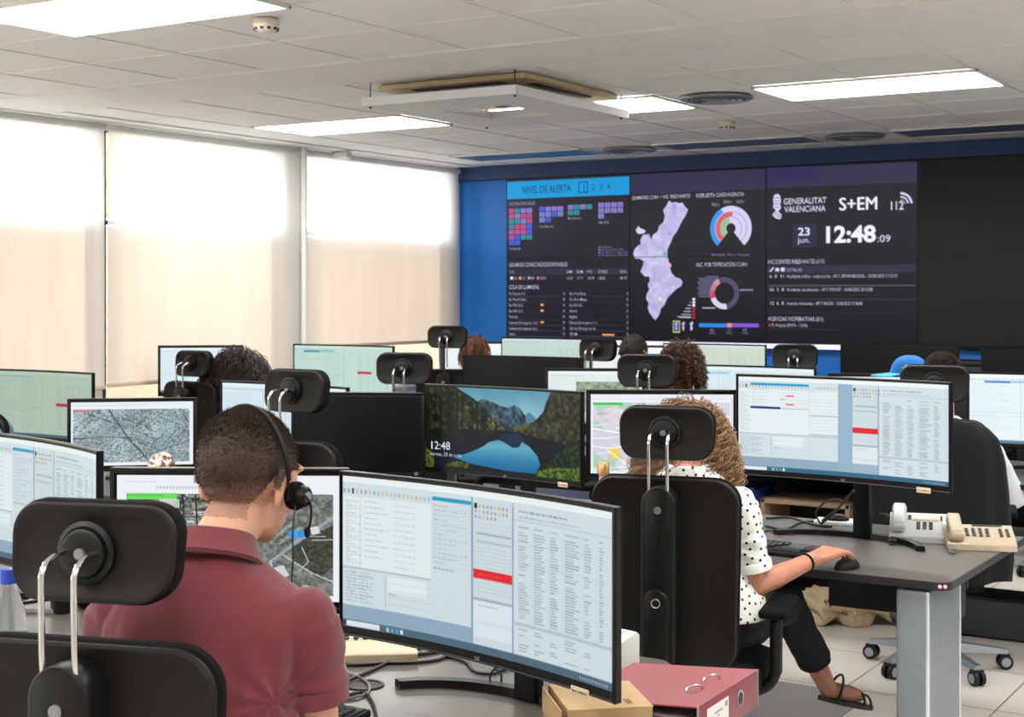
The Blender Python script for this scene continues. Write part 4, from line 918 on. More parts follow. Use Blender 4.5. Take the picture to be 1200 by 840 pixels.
def aer_small():
    cv = ui_light(140, 84, seed=9, blue=False); n = vnoise(84, 140, 5, 60, 3)
    cv.poly([(.30, .2), (.97, .2), (.97, .95), (.30, .95)], np.clip(np.array([.50, .55, .45])*(.5+n[..., None]*1.0)+.08, 0, 1)); return cv
monitor_small(-3.97, 7.25, 1.171, R(28), aer_small(), 'flat pale monitor with a small aerial picture, left of the curly haired person')
monitor_wide(-3.08, 7.3, 1.208, R(0), ui_light(180, 80, (.96, 1, 1.02), seed=10), 'wide pale monitor right of the curly haired person, third row')
mcap = monitor_small(-2.31, 7.24, 1.190, R(22), ui_light(140, 84, seed=12), 'flat pale monitor under the blue cap')
monitor_wide(-1.50, 7.28, 1.211, R(0), ui_light(200, 90, (1.02, 1.04, 1.06), red=(.50, .42, .40), seed=13), 'wide bright monitor at the right edge behind the jacket')
monitor_small(-6.10-.28, 9.72, 1.207, R(22), ui_light(100, 60, (1.05, 1.05, 1.05), seed=14, blue=False), 'flat white monitor behind the auburn haired person, last row')
monitor_wide(-5.755, 9.75, 1.245, R(0), ui_light(130, 60, (.90, .95, .93), seed=15, blue=False), 'wide pale monitor under the lower left of the video wall', strength=.92)
monitor_small(-5.03, 9.68, 1.205, R(25), ui_light(110, 66, (1.05, 1.04, 1.05), seed=16, blue=False), 'flat white monitor in front of the dark haired man, last row')
monitor_wide(-4.336, 9.72, 1.228, R(0), ui_light(150, 68, (.93, .96, .90), seed=17, blue=False), 'wide cream monitor under the region map, last row', strength=.92)
monitor_wide(-2.99, 9.7, 1.256, R(0), None, 'wide switched off monitor under the clock display, last row')
monitor_wide(-2.05, 9.7, 1.235, R(0), None, 'wide switched off monitor at the far right, last row')
# ================================================================== CHAIRS
def make_chair():
    e = empty('office_chair', (0, 0, 0)); back = lambda x, z: .42*x*x-.10*math.exp(-((z-.68)/.16)**2)*.25
    # gas lift, base
    mb = MB(); mb.cyl((0, 0, .10), (0, 0, .40), .027); mb.cyl((0, 0, .26), (0, 0, .41), .034); mb.build('gas_lift', dark, e)
    mb = MB(); mb.lathe([(.045, .07), (.055, .08), (.055, .11), (.038, .13)], n=24)
    for k in range(5):
        a = k*2*PI/5+.3; c, s = math.cos(a), math.sin(a); rings = []
        for t, wd, h0, h1 in ((.04, .030, .075, .118), (.12, .026, .074, .110), (.22, .022, .070, .096), (.30, .018, .066, .084)):
            rings.append([(c*t-s*wd, s*t+c*wd, h0), (c*t+s*wd, s*t-c*wd, h0), (c*t+s*wd*.7, s*t-c*wd*.7, h1), (c*t-s*wd*.7, s*t+c*wd*.7, h1)])
        mb.rings(rings)
    mb.build('star_base', alum, e)
    for k in range(5):
        a = k*2*PI/5+.3; c, s = math.cos(a), math.sin(a); mb = MB()
        for q in (-1, 1):
            cx, cy = c*.29-s*.016*q, s*.29+c*.016*q
            mb.cyl((cx-s*.008, cy+c*.008, .0315), (cx+s*.008, cy-c*.008, .0315), .031, n=20)
        mb.cyl((c*.29, s*.29, .03), (c*.29, s*.29, .075), .008); mb.box((.035, .045, .012), (c*.29, s*.29, .060), rot=(0, 0, a))
        cs = mb.build('caster', dark, e)
        mb = MB()
        mb.cyl((c*.29-s*.026, s*.29+c*.026, .0315), (c*.29+s*.026, s*.29-c*.026, .0315), .006, n=10)
        for q in (-1, 1): mb.cyl((c*.29-s*.0245*q, s*.29+c*.0245*q, .0315), (c*.29-s*.0265*q, s*.29+c*.0265*q, .0315), .020, n=18)
        mb.build('wheel_cap', alum, cs)
    mb = MB(); mb.box((.20, .26, .05), (0, -.02, .425), bev=.012); mb.cyl((-.17, .02, .42), (-.10, .02, .42), .008); mb.cyl((.10, .02, .42), (.19, .02, .42), .008); mb.box((.03, .05, .012), (.20, .02, .42), bev=.004); mb.build('tilt_mechanism', plastic, e)
    # seat
    P = rrect(.50, .49, .10); mb = MB(); rings = []
    for ins, z in ((.03, -.05), (.004, -.04), (0, -.01), (.004, .018), (.03, .032), (.10, .036), (.18, .034)):
        rings.append([(x*(1-ins/.25), y*(1-ins/.245)+.03, .492+z-.25*max(0, y-.16)**2*4) for x, y in P])
    mb.rings(rings); mb.build('seat', fabric, e)
    # backrest
    P = rrect(.420, .545, .070, 10, taper=.05); mb = MB(); zc = .80
    pad(mb, P, [(.10, -.228), (.02, -.228), (.012, -.233), (.004, -.234), (0, -.228), (0, -.222), (.003, -.216)], lambda x, z: back(x, z), (0, 0, zc))
    for v in mb.bm.verts: pass
    mb.build('backrest_shell', shellm, e)
    mb = MB(); pad(mb, rrect(.425, .552, .073, 10, taper=.05), [(.006, -.219), (0, -.212), (0, -.195), (.008, -.180), (.035, -.168), (.10, -.160)], lambda x, z: back(x, z), (0, 0, zc)); mb.build('back_cushion', fabric, e)
    mb = MB()
    P = [(-.05, -.46), (.05, -.46), (.05, .015)]+[(.05*math.cos(R(a)), .015+.05*math.sin(R(a))) for a in range(10, 171, 10)]+[(-.05, .015)]
    pad(mb, P, [(.008, -.290), (.002, -.286), (0, -.280), (0, -.225)], lambda x, z: 0, (0, 0, .990)); mb.box((.10, .05, .07), (0, -.225, .46), bev=.01)
    mb.box((.08, .26, .035), (0, -.12, .432), bev=.01); sp = mb.build('spine_cover', plastic, e)
    mb = MB(); mb.box((.094, .002, .0015), (0, -.2905, .945)); mb.build('seam', dark, sp, smooth=False)
    mb = MB(); mb.cyl((0, -.294, .990), (0, -.286, .990), .0105); mb.build('bolt', mat('bolt_grey', (.55, .55, .56), .35, .6, vary=.05), sp)
    mb = MB(); P = [(-.037, -.27), (.037, -.27), (.037, .0)]+[(.037*math.cos(R(a)), .037*math.sin(R(a))) for a in range(10, 171, 10)]+[(-.037, .0)]
    pad(mb, P, [(.006, -.314), (.001, -.311), (0, -.305), (0, -.280)], lambda x, z: 0, (0, 0, .735)); lk = mb.build('height_latch', plastic, e)
    mb = MB(); mb.lathe([(.009, 0), (.0125, .002), (.014, 0)], n=28, rot=(PI/2, 0, 0), c=(0, -.3135, .735)); mb.build('latch_ring', MATS['bolt_grey'], lk)
    # headrest
    P = rrect(.272, .148, .050, 10, taper=.05); mb = MB(); hc = lambda x, z: .9*x*x+.10*z+.035
    pad(mb, P, [(.05, -.236), (.018, -.238), (.010, -.244), (.003, -.244), (0, -.238), (.001, -.230)], hc, (0, 0, 1.172)); hr = mb.build('headrest', shellm, e)
    mb = MB(); pad(mb, rrect(.276, .153, .052, 10, taper=.05), [(.004, -.233), (0, -.226), (0, -.205), (.008, -.192), (.03, -.184), (.06, -.181)], hc, (0, 0, 1.172)); mb.build('head_cushion', fabric, hr)
    mb = MB(); mb.lathe([(.047, 0), (.047, .010), (.040, .014), (.037, .013), (.036, .020), (.030, .024), (.001, .024)], n=36, rot=(PI/2, 0, 0), c=(0, -.198, 1.175)); mb.build('pivot_disc', plastic, hr)
    mb = MB(); mb.cyl((0, -.227, 1.175), (0, -.2205, 1.175), .0085); mb.build('bolt', MATS['bolt_grey'], hr)
    for sx in (-1, 1):
        x = sx*.0265; mb = MB(); mb.tube(catmull([(x, -.274, .97), (x, -.281, 1.02), (x, -.284, 1.08), (x, -.285, 1.14), (x, -.283, 1.155), (x, -.272, 1.168), (x, -.248, 1.176), (x, -.214, 1.177)], 5), .0049, n=12); mb.build('headrest_post', chrome, e)
    # arms
    for sx in (-1, 1):
        mb = MB(); x = sx*.285
        mb.tube(catmull([(sx*.12, 0, .435), (sx*.22, 0, .432), (x-.01*sx, .0, .47), (x, 0, .54)], 5), .017, n=10)
        mb.box((.032, .06, .17), (x, .0, .565), bev=.012); mb.box((.024, .045, .10), (x, 0, .62), bev=.008); ar = mb.build('arm_post', plastic, e)
        mb = MB(); mb.box((.085, .27, .026), (x, .06, .672), bev=.012, seg=3); mb.build('arm_pad', fabric, ar)
    return e
CH = make_chair(); CH_used = [False]
def chair(u, v, d, rz, lab, lift=0., grp='black office chairs with headrests', arms=True):
    """places a chair by where its headrest is seen"""
    if not CH_used[0]: CH_used[0] = True; c = CH
    else: c = copy_tree(CH)
    p = W(u, v, d); off = Matrix.Rotation(R(rz), 3, 'Z') @ Vector((0, -.200, 0))
    c.location = (p.x-off.x, p.y-off.y, 0); c.rotation_euler = (0, 0, R(rz))
    dz = p.z-1.175
    for ch in c.children:
        if ch.name.startswith(('headrest',)): ch.location.z += dz+0*lift
    tag(c, lab, 'chair', grp); return c
c1 = chair(103, 646, 2.22, 18, 'black chair in the foreground at lower left, behind the man in maroon')
c2 = chair(779, 520, 4.18, 13, 'black chair of the polka dot woman, seen from behind at centre right')
c3 = chair(341, 468, 5.2, -2, 'empty black chair in front of the switched off flat monitor, behind the short haired man')
c4 = chair(223, 432, 8.6, -2, 'black chair by the window, left of the long haired woman')
c5 = chair(472, 439, 7.1, 22, 'empty black chair with wide headrest left above the lake picture')
c6 = chair(523, 400, 10.0, 20, 'black chair in front of the blue wall corner beside the auburn haired person')
c7 = chair(698, 415, 9.7, -4, 'black chair in the last row left of the dark haired man')
c8 = chair(757, 442, 6.75, 18, 'black chair in front of the curly brown haired person')
c9 = chair(931, 424, 9.0, 15, 'black chair under the right part of the clock display, last row')
c10 = chair(1095, 458, 6.05, 14, 'black chair with a black jacket hung over its back')
# light grey chair at right edge
p = W(1238, 600, 7.0)
# ================================================================== PEOPLE
def smstep(a, b, x):
    t = np.clip((x-a)/(b-a), 0, 1); return t*t*(3-2*t)
def loft_torso(mb, secs, right, fwd, n=28, pw=2.4):
    """secs: (centre, half width, half depth)"""
    rings = []
    for c, a, b in secs:
        c = Vector(c); ring = []
        for k in range(n):
            t = 2*PI*k/n; ct, st = math.cos(t), math.sin(t)
            x = math.copysign(abs(ct)**(2/pw), ct)*a; y = math.copysign(abs(st)**(2/pw), st)*b
            ring.append(c+right*x+fwd*y)
        rings.append(ring)
    mb.rings(rings)
def add_head(mb, hc, HM, k=1.):
    """hc: head centre, HM: 3x3 rotation (x right, y face, z up)"""
    def E(c, r, rot=None):
        M = HM if rot is None else HM @ Euler(rot).to_matrix()
        mb.sph(hc+HM @ (Vector(c)*k), [q*k for q in r], n=12, rot=M)
    E((0, -.018, .028), (.076, .094, .092)); E((0, .030, .010), (.068, .062, .080)); E((0, .035, -.045), (.057, .052, .062)); E((0, .060, -.082), (.030, .026, .024))
    E((0, -.005, -.060), (.050, .055, .055)); E((0, .096, -.020), (.014, .014, .013)); E((0, .090, .000), (.008, .012, .028), (.22, 0, 0)); E((0, .085, -.060), (.022, .012, .010))
    for s in (-1, 1):
        E((s*.030, .076, .032), (.028, .014, .009)); E((s*.030, .070, .012), (.020, .015, .014)); E((s*.036, .058, -.028), (.026, .026, .026))
        E((s*.081, -.012, -.014), (.008, .020, .034), (0, 0, s*.55)); E((s*.087, -.022, .000), (.007, .017, .024), (0, 0, s*.6))
def head_bits(root, hc, HM, k=1.):
    o0 = Vector(root.location)
    for s in (-1, 1):
        mb = MB(); mb.sph(hc+HM @ (Vector((s*.030, .0805, .013))*k)-o0, [.0095*k, .0060*k, .0058*k], n=10, rot=HM); ey = mb.build('eye', eyew, root)
        mb = MB(); mb.sph(hc+HM @ (Vector((s*.030, .0845, .013))*k)-o0, [.0048*k, .0028*k, .0048*k], n=8, rot=HM); mb.build('iris', eyed, ey)
    mb = MB(); mb.sph(hc+HM @ (Vector((0, .0915, -.058))*k)-o0, [.020*k, .006*k, .006*k], n=8, rot=HM); mb.build('lips', lipm, root)
def add_hand(mb, wrist, tip_dir, palm_n, curl=.5, k=1., side=1, thumb_out=.6):
    """hand grown from the wrist; tip_dir along the fingers, palm_n out of the back of the hand; side=+1 puts the thumb on the -x' side"""
    f = Vector(tip_dir).normalized(); n = Vector(palm_n); n = (n-f*n.dot(f)).normalized(); x = f.cross(n)*side
    P = lambda a, b, c: Vector(wrist)+(x*a+f*b+n*c)*k
    for a in (-.029, -.010, .010, .029): mb.cap(P(a*.6, .012, 0), P(a, .075, .004), .0145*k, .0125*k, n=10)
    mb.cap(P(0, -.02, 0), P(0, .02, 0), .024*k, .022*k)
    L = (.072, .080, .074, .058)
    for i, a in enumerate((-.033, -.011, .011, .032)):
        l = L[i]; p0 = P(a, .078, .004); ang = curl*.35; pos = p0; rr = .0092
        for j, fr in enumerate((.45, .32, .23)):
            dirv = f*math.cos(ang)-n*math.sin(ang)+x*(a*1.6); q = pos+dirv*(l*fr*k); mb.cap(pos, q, rr*k, (rr-.0009)*k, n=8); pos = q; ang += curl*.75; rr -= .0009
    p0 = P(-.022, .015, -.006); p1 = P(-.045, .045, -.014); p2 = P(-.050+.01*(1-thumb_out), .075, -.018); p3 = P(-.046, .095, -.022)
    mb.cap(p0, p1, .0135*k, .0115*k, n=8); mb.cap(p1, p2, .011*k, .0095*k, n=8); mb.cap(p2, p3, .0095*k, .008*k, n=8)
def build_person(name_lab, spec):
    """one continuous body plus clothing and hair children; everything given in world coordinates"""
    S = dict(spec); yaw = R(S['yaw']); right = Vector((math.cos(yaw), math.sin(yaw), 0)); fwd = Vector((-math.sin(yaw), math.cos(yaw), 0)); up = Vector((0, 0, 1))
    ch = Vector(S['chest'])          # centre between the shoulders
    hw = S.get('sw', .19); k = S.get('k', 1.); girl = S.get('girl', False)
    hip = Vector(S['hip']) if 'hip' in S else Vector((ch.x, ch.y, 0))-fwd*.13+up*.56
    head = Vector(S['head']); hy = R(S.get('hyaw', S['yaw'])); HM = (Matrix.Rotation(hy, 3, 'Z') @ Matrix.Rotation(R(-S.get('pitch', 8)), 3, 'X') @ Matrix.Rotation(R(S.get('roll', 0)), 3, 'Y'))
    sh = {s: Vector(S['sh'+'LR'[s > 0]]) if 'sh'+'LR'[s > 0] in S else ch+right*s*(hw-.012)-up*.030 for s in (-1, 1)}
    knee, ank, toe, elb, wr = {}, {}, {}, {}, {}
    for s in (-1, 1):
        t = 'LR'[s > 0]
        knee[s] = Vector(S.get('knee'+t, hip+right*s*.13+fwd*.43+up*(-.03))); ank[s] = Vector(S.get('ank'+t, Vector((knee[s].x, knee[s].y, .09))-fwd*.02))
        toe[s] = Vector(S.get('toe'+t, Vector((ank[s].x, ank[s].y, .035))+fwd*.17))
        elb[s] = Vector(S.get('elb'+t, sh[s]+right*s*.05+fwd*.09-up*.27)); wr[s] = Vector(S.get('wr'+t, elb[s]+fwd*.23+up*(.785-elb[s].z)-right*s*.03))
    root = empty('person', (hip.x, hip.y, 0), 0, name_lab, 'person'); o0 = Vector(root.location)
    neck0 = ch+up*.055+fwd*.01; lean = (ch-hip)
    # ---- body
    mb = MB(); m0 = MB
    def torso(m_, g=0.):
        secs = [(hip-up*.06, .155*k+g, .105*k+g), (hip+up*.02, .165*k+g, .115*k+g), (hip+lean*.35, (.128 if girl else .150)*k+g, .100*k+g), (hip+lean*.62+fwd*.01, (.140 if girl else .172)*k+g, .112*k+g), (hip+lean*.80, (hw-.030)+g, .110*k+g), (hip+lean*.92, (hw-.015)+g*.6, .094*k+g), (ch+up*.010, hw*.86+g*.5, .075*k+g*.8), (ch+up*.040, hw*.62+g*.5, .066*k+g*.8), (ch+up*.066, max(hw*.42, .068*k)+g*.4, .060*k+g*.7), (ch+up*.085, max(hw*.31, .058*k)+g*.3, .054*k+g*.6)]
        loft_torso(m_, secs, right, fwd)
    torso(mb, -.010); mb.cap(neck0, head+HM @ Vector((0, -.015, -.06)), .056*k, .053*k, n=16); mb.cap(neck0-up*.03, neck0+up*.01, .064*k, .057*k, n=14)
    add_head(mb, head, HM, S.get('hk', k*.98))
    for s in (-1, 1):
        mb.cap(sh[s]-up*.01, elb[s], .047*k, .036*k, n=14); mb.cap(elb[s], elb[s].lerp(wr[s], .35), .037*k, .038*k, n=14); mb.cap(elb[s].lerp(wr[s], .3), wr[s], .038*k, .024*k, n=14)
        mb.cap(hip+right*s*.09, knee[s], .078*k, .056*k, n=14); mb.cap(knee[s], knee[s].lerp(ank[s], .4), .053*k, .050*k, n=12); mb.cap(knee[s].lerp(ank[s], .4), ank[s], .050*k, .032*k, n=12)
        mb.cap(ank[s], toe[s].lerp(ank[s], .35)-up*.0, .033*k, .030*k, n=10); mb.cap(toe[s].lerp(ank[s], .3), toe[s], .031*k, .022*k, n=10)
        hd = S.get('hand'+'LR'[s > 0], {}); fd = hd.get('dir', fwd+right*(-s)*.1); add_hand(mb, wr[s], fd, hd.get('n', up), hd.get('curl', .45), k*hd.get('k', .98), side=s, thumb_out=.5)
    me = remesh(mb, S.get('vox', .0055), S.get('sm', 3)); setco(me, getco(me)-np.array(o0))
    body = link(me, 'body', S.get('skin', skinm), root, True, autos=False)
    head_bits(root, head, HM, S.get('hk', k*.98))
    kk = S.get('hk', k*.98)
    for s in (-1, 1):
        mb = MB(); mb.tube([head+HM @ (Vector((s*(.014+.032*t), .089-.010*t*t*1.6, .036+.005*math.sin(t*2.6)))*kk)-o0 for t in [j/8 for j in range(9)]], lambda t: .0034-.0018*t, n=6); mb.build('eyebrow', mat('eyebrow_dark', (.17, .12, .09), .8, vary=.1), root)
    # ---- shirt
    g = S.get('ease', .012); mb = MB(); torso(mb, g); sl = S.get('sleeve', .62)
    if S.get('hem'): hc_, hw_, hd_ = S['hem']; loft_torso(mb, [(Vector(hc_), hw_, hd_), (Vector(hc_)+up*.06, hw_*.95, hd_*.97), (Vector(hc_)+up*.14, hw_*.74, hd_*.85), (hip+lean*.50, .14*k+g, .10*k+g)], right, fwd)
    for s in (-1, 1):
        e_ = sh[s].lerp(elb[s], sl); mb.cap(sh[s]+up*.0-right*s*.02, sh[s]-right*s*.005, .050*k+g*.4, .050*k+g*.5, n=16)
        mb.cyl(sh[s], e_, .050*k+g*.6, (.047 if sl < .9 else .042)*k+g*1.2, n=24)
        if sl > 1: mb.cap(elb[s], elb[s].lerp(wr[s], sl-1), .046*k+g, .034*k+g, n=14); mb.cap(e_.lerp(elb[s], .5), elb[s], .046*k+g, .044*k+g)
    me = remesh(mb, S.get('vox', .0055), S.get('ssm', 5)); co = getco(me); no = getno(me)
    # open the neck: pull the inside down below the collar
    d = np.zeros(len(co)); rel = co-np.array(ch)
    lx = rel@np.array(right); lf = rel@np.array(fwd)
    for i in range(len(co)):
        q = Vector((lx[i]*5+3, lf[i]*5, co[i][2]*3.2)); q2 = Vector((lx[i]*14, lf[i]*14+5, co[i][2]*6+lx[i]*9)); d[i] = .009*noise.noise(q)+.0055*noise.noise(q2)+.004*(1-2*abs(noise.noise(q2*.6+Vector((9, 2, 1))))) 
    # drag folds running from the armpit
    for s in (-1, 1):
        ap = sh[s]-up*.11-right*s*.02; v = co-np.array(ap); r_ = np.linalg.norm(v, axis=1); an = np.arctan2(v[:, 2], v@np.array(right)*s)
        d += S.get('fold', .004)*np.sin(an*9+r_*10)*np.exp(-(r_/.16)**2)*smstep(.02, .06, r_)
    d = np.maximum(d, -.004)
    setco(me, co+no*d[:, None]-np.array(o0)); shirt = link(me, S.get('top_name', 'shirt'), S['shirt'], root, True, autos=False)
    for s in (-1, 1):
        if sl < .95:
            e_ = sh[s].lerp(elb[s], sl); a_ = (elb[s]-sh[s]).normalized(); rr = .047*k+g*1.23; mb = MB()
            M = a_.to_track_quat('Z', 'Y').to_matrix()
            mb.lathe([(rr+.0005, -.026), (rr+.0022, -.024), (rr+.0022, .001), (rr-.004, .003), (rr-.012, -.002), (rr-.012, -.02)], n=32, rot=M, c=e_-o0); mb.build('sleeve_hem', S['shirt'], shirt)
    if S.get('collar'):
        nc = Vector(S['collar'][0]); tilt = S['collar'][1]; Mx = Matrix.Rotation(yaw, 3, 'Z') @ Matrix.Rotation(R(tilt), 3, 'X'); n = 40; rings = []
        for rad, z in ((.058, -.03), (.0600, .008), (.0625, .013), (.0665, .011), (.073, -.006), (.080, -.022), (.085, -.031), (.080, -.037), (.066, -.03)):
            ring = []
            for j in range(n):
                t = 2*PI*j/n; fr = max(0, math.sin(t))   # +y front opening dips
                w_ = 1+.0*math.cos(t); ring.append(nc+Mx @ Vector((rad*1.06*math.cos(t), rad*1.02*math.sin(t)+.004, z-.018*fr*fr+.006*abs(math.cos(t))**3)))
            rings.append([p_-o0 for p_ in ring])
        mb = MB(); mb.rings(rings, cap=False); mb.build('collar', S['shirt'], shirt)
    # ---- trousers
    g = .010; mb = MB(); cr = S.get('crop', .9)
    loft_torso(mb, [(hip-up*.07, .160*k+g, .115*k+g), (hip+up*.0, .170*k+g, .122*k+g), (hip+lean*.2, .155*k+g, .112*k+g)], right, fwd)
    for s in (-1, 1):
        mb.cap(hip+right*s*.09, knee[s], .084*k+g, .062*k+g, n=16); hem = knee[s].lerp(ank[s], cr); mb.cyl(knee[s], hem, .060*k+g, .046*k+g*S.get('flare', 1.2), n=20)
    me = remesh(mb, .009, 3); co = getco(me); no = getno(me)
    d = np.array([.006*noise.noise(Vector(c)*9)+.004*noise.noise(Vector(c)*22) for c in co]); setco(me, co+no*d[:, None]-np.array(o0))
    link(me, 'trousers', S.get('trousers', mat('dark_trousers', (.10, .10, .12), .9, bump=.2, bscale=300)), root, True, autos=False)
    # ---- shoes
    if S.get('shoes', True):
        for s in (-1, 1):
            a_ = ank[s]; t_ = toe[s]; dr = (t_-a_); dr.z = 0; dr.normalize(); mb = MB()
            mb.cap(a_-dr*.02-up*.03, a_-dr*.015-up*.045, .038, .038, n=12); mb.cap(a_-up*.045, t_+dr*.03-up*.0, .037, .031, n=12); mb.cap(t_, t_+dr*.05, .036, .028, n=12)
            me = remesh(mb, .007, 3); co = getco(me); co[:, 2] = np.maximum(co[:, 2], .006); setco(me, co-np.array(o0)); link(me, 'shoe', S.get('shoem', mat('black_leather', (.09, .085, .08), .4, vary=.1)), root, True, autos=False)
    return root, body, shirt, head, HM, o0
def hairpts(body, o0, head, HM, cond, n, seed=1):
    """random skin points inside the hair region, in world coordinates and head frame"""
    co = getco(body.data)+np.array(o0); no = getno(body.data); Mi = np.array(HM.transposed()); loc = (co-np.array(head))@Mi.T
    nl = no@Mi.T; ok = np.where(cond(loc) & (np.linalg.norm(loc, axis=1) < .16))[0]; rg = np.random.default_rng(seed)
    i = rg.choice(ok, n); return loc[i]+rg.normal(0, .0022, (n, 3)), nl[i]
def strands_mesh(paths, rad, nside=4, shade=None):
    """paths (N, M, 3) -> tubes; a per-point value 'strand' holds a random shade"""
    N, M, _ = paths.shape; t = np.gradient(paths, axis=1); t /= np.linalg.norm(t, axis=2, keepdims=True)+1e-9
    ref = np.array([.31, .22, .92]); x = np.cross(t, ref); x /= np.linalg.norm(x, axis=2, keepdims=True)+1e-9; y = np.cross(t, x)
    prof = np.interp(np.linspace(0, 1, M), [0, .1, .8, 1], [.8, 1, .8, .15])[None, :, None]
    ring = []
    for k in range(nside):
        a = 2*PI*k/nside; ring.append(paths+(x*math.cos(a)+y*math.sin(a))*prof*(rad if np.isscalar(rad) else rad[:, None, None]))
    V = np.stack(ring, 2).reshape(-1, 3)
    base = (np.arange(N)[:, None]*M+np.arange(M-1)[None, :])[..., None]*nside; k = np.arange(nside); k2 = (k+1) % nside
    F = np.stack([base+k, base+k2, base+nside+k2, base+nside+k], -1).reshape(-1, 4)
    me = mesh_np('strands', V, F); at = me.attributes.new('strand', 'FLOAT', 'POINT'); s = shade if shade is not None else RNG.random(N)
    tt = np.linspace(0, 1, M)[None, :]*np.ones((N, 1)); at.data.foreach_set('value', np.repeat(np.repeat(s, M), nside).astype(np.float32))
    a2 = me.attributes.new('along', 'FLOAT', 'POINT'); a2.data.foreach_set('value', np.repeat(tt.ravel(), nside).astype(np.float32)); return me
def hair_mat(name, c0, c1, c2=None, rough=.45):
    m = bpy.data.materials.new(name); m.use_nodes = True; nt = m.node_tree; b = nt.nodes['Principled BSDF']; L = nt.links.new
    a = nt.nodes.new('ShaderNodeAttribute'); a.attribute_name = 'strand'; cr = nt.nodes.new('ShaderNodeValToRGB'); cr.color_ramp.elements[0].color = (*s2l(c0), 1); cr.color_ramp.elements[1].color = (*s2l(c1), 1)
    L(a.outputs['Fac'], cr.inputs[0]); out = cr.outputs[0]
    if c2:
        a2 = nt.nodes.new('ShaderNodeAttribute'); a2.attribute_name = 'along'; mx = nt.nodes.new('ShaderNodeMix'); mx.data_type = 'RGBA'; ml = nt.nodes.new('ShaderNodeMath'); ml.operation = 'MULTIPLY'
        L(a2.outputs['Fac'], ml.inputs[0]); L(a.outputs['Fac'], ml.inputs[1]); L(ml.outputs[0], mx.inputs[0]); L(cr.outputs[0], mx.inputs[6]); mx.inputs[7].default_value = (*s2l(c2), 1); out = mx.outputs[2]
    L(out, b.inputs['Base Color']); b.inputs['Roughness'].default_value = rough; b.inputs['Specular IOR Level'].default_value = .35; return m
def short_hair(root, body, o0, head, HM, m, skin_m, n=9000, ln=.012, cond=None, seed=1, lean_=(0, 0, 0), dens=None, thick=.0007):
    """cap of close cropped hair with real strands on top"""
    P, Nn = hairpts(body, o0, head, HM, cond, n, seed); rg = np.random.default_rng(seed)
    if dens is not None:
        kp = rg.random(n) < dens(P); P, Nn = P[kp], Nn[kp]
    L_ = ln(P) if callable(ln) else np.full(len(P), ln); d = Nn*np.array([1, 1, 1])+np.array([0, 0, .15])+np.array(lean_)+rg.normal(0, .22, P.shape); d /= np.linalg.norm(d, axis=1, keepdims=True)
    t = np.linspace(0, 1, 4)[None, :, None]; paths = P[:, None]-Nn[:, None]*.002+d[:, None]*t*L_[:, None, None]+np.array([0, -.25, -.35])*(t**2)*L_[:, None, None]*.6
    paths = paths@np.array(HM).T+np.array(head)-np.array(o0); me = strands_mesh(paths, thick, 3); return link(me, 'hair', m, root, True, autos=False)
def hair_cap(root, body, o0, head, HM, m, cond, off, name='hair_cap'):
    """scalp layer: faces of the head inside the region, lifted"""
    src = body.data; co = getco(src); no = getno(src); Mi = np.array(HM.transposed()); loc = (co+np.array(o0)-np.array(head))@Mi.T; ok = cond(loc) & (np.linalg.norm(loc, axis=1) < .165)
    F = [p.vertices[:] for p in src.polygons]; F = [f for f in F if all(ok[i] for i in f) and len(f) == 4]; used = sorted({i for f in F for i in f}); mp = {j: i for i, j in enumerate(used)}
    V = co[used]+no[used]*(off(loc[used]) if callable(off) else off)[:, None]; me = mesh_np(name, V, [[mp[i] for i in f] for f in F]); return link(me, name, m, root, True, autos=False)
def long_hair(root, body, o0, head, HM, m, cond, n, length, curl_r, turns, rad, seed=1, spread=.5, part=0., drop=1., core=None, wave=0, fwdpull=0., clump=14):
    P, Nn = hairpts(body, o0, head, HM, cond, n, seed); rg = np.random.default_rng(seed); M = 34; N = len(P)
    L_ = (length(P) if callable(length) else length)*rg.uniform(.75, 1.08, N); t = np.linspace(0, 1, M)
    pos = P.copy(); d = Nn*1.0+np.array([0, -.1, .25]); d /= np.linalg.norm(d, axis=1, keepdims=True); path = [pos.copy()]; side = P*np.array([1, 1, 0]); side /= np.linalg.norm(side, axis=1, keepdims=True)+1e-6
    for k in range(1, M):
        g = np.array([0, -.05, -1.]); target = g[None]+side*spread*(1-t[k])**1.2+np.array([0, fwdpull, 0])
        # keep the strand outside the skull
        r_ = pos/np.array([.098, .112, .115]); q = np.linalg.norm(r_, axis=1); nrm = r_/(q[:, None]+1e-6); push = np.clip(1.12-q, 0, 1)[:, None]*nrm*6*(pos[:, 2:3] > -.09)
        d = d*(1-.16*drop)+target*.16*drop+push*.16; d /= np.linalg.norm(d, axis=1, keepdims=True); pos = pos+d*(L_/M)[:, None]; path.append(pos.copy())
    path = np.stack(path, 1); tg = np.gradient(path, axis=1); tg /= np.linalg.norm(tg, axis=2, keepdims=True)+1e-9; x = np.cross(tg, np.array([.3, .9, .2])); x /= np.linalg.norm(x, axis=2, keepdims=True)+1e-9; y = np.cross(tg, x)
    # neighbouring strands share a phase so curls clump
    cl = rg.integers(0, max(8, N//clump), N); ph = rg.random(cl.max()+1)[cl]*2*PI+rg.normal(0, .35, N); tn = (turns*rg.uniform(.8, 1.2, cl.max()+1)[cl])
    amp = curl_r*rg.uniform(.6, 1.2, N)[:, None]*np.clip(t*3.5, 0, 1)[None]; a = ph[:, None]+tn[:, None]*2*PI*t[None]
    path = path+x*(np.cos(a)*amp)[..., None]+y*(np.sin(a)*amp)[..., None]
    path = path@np.array(HM).T+np.array(head)-np.array(o0); me = strands_mesh(path, rad, 4, shade=np.clip(rg.random(cl.max()+1)[cl]*.8+rg.random(N)*.2, 0, 1)); return link(me, 'hair', m, root, True, autos=False)
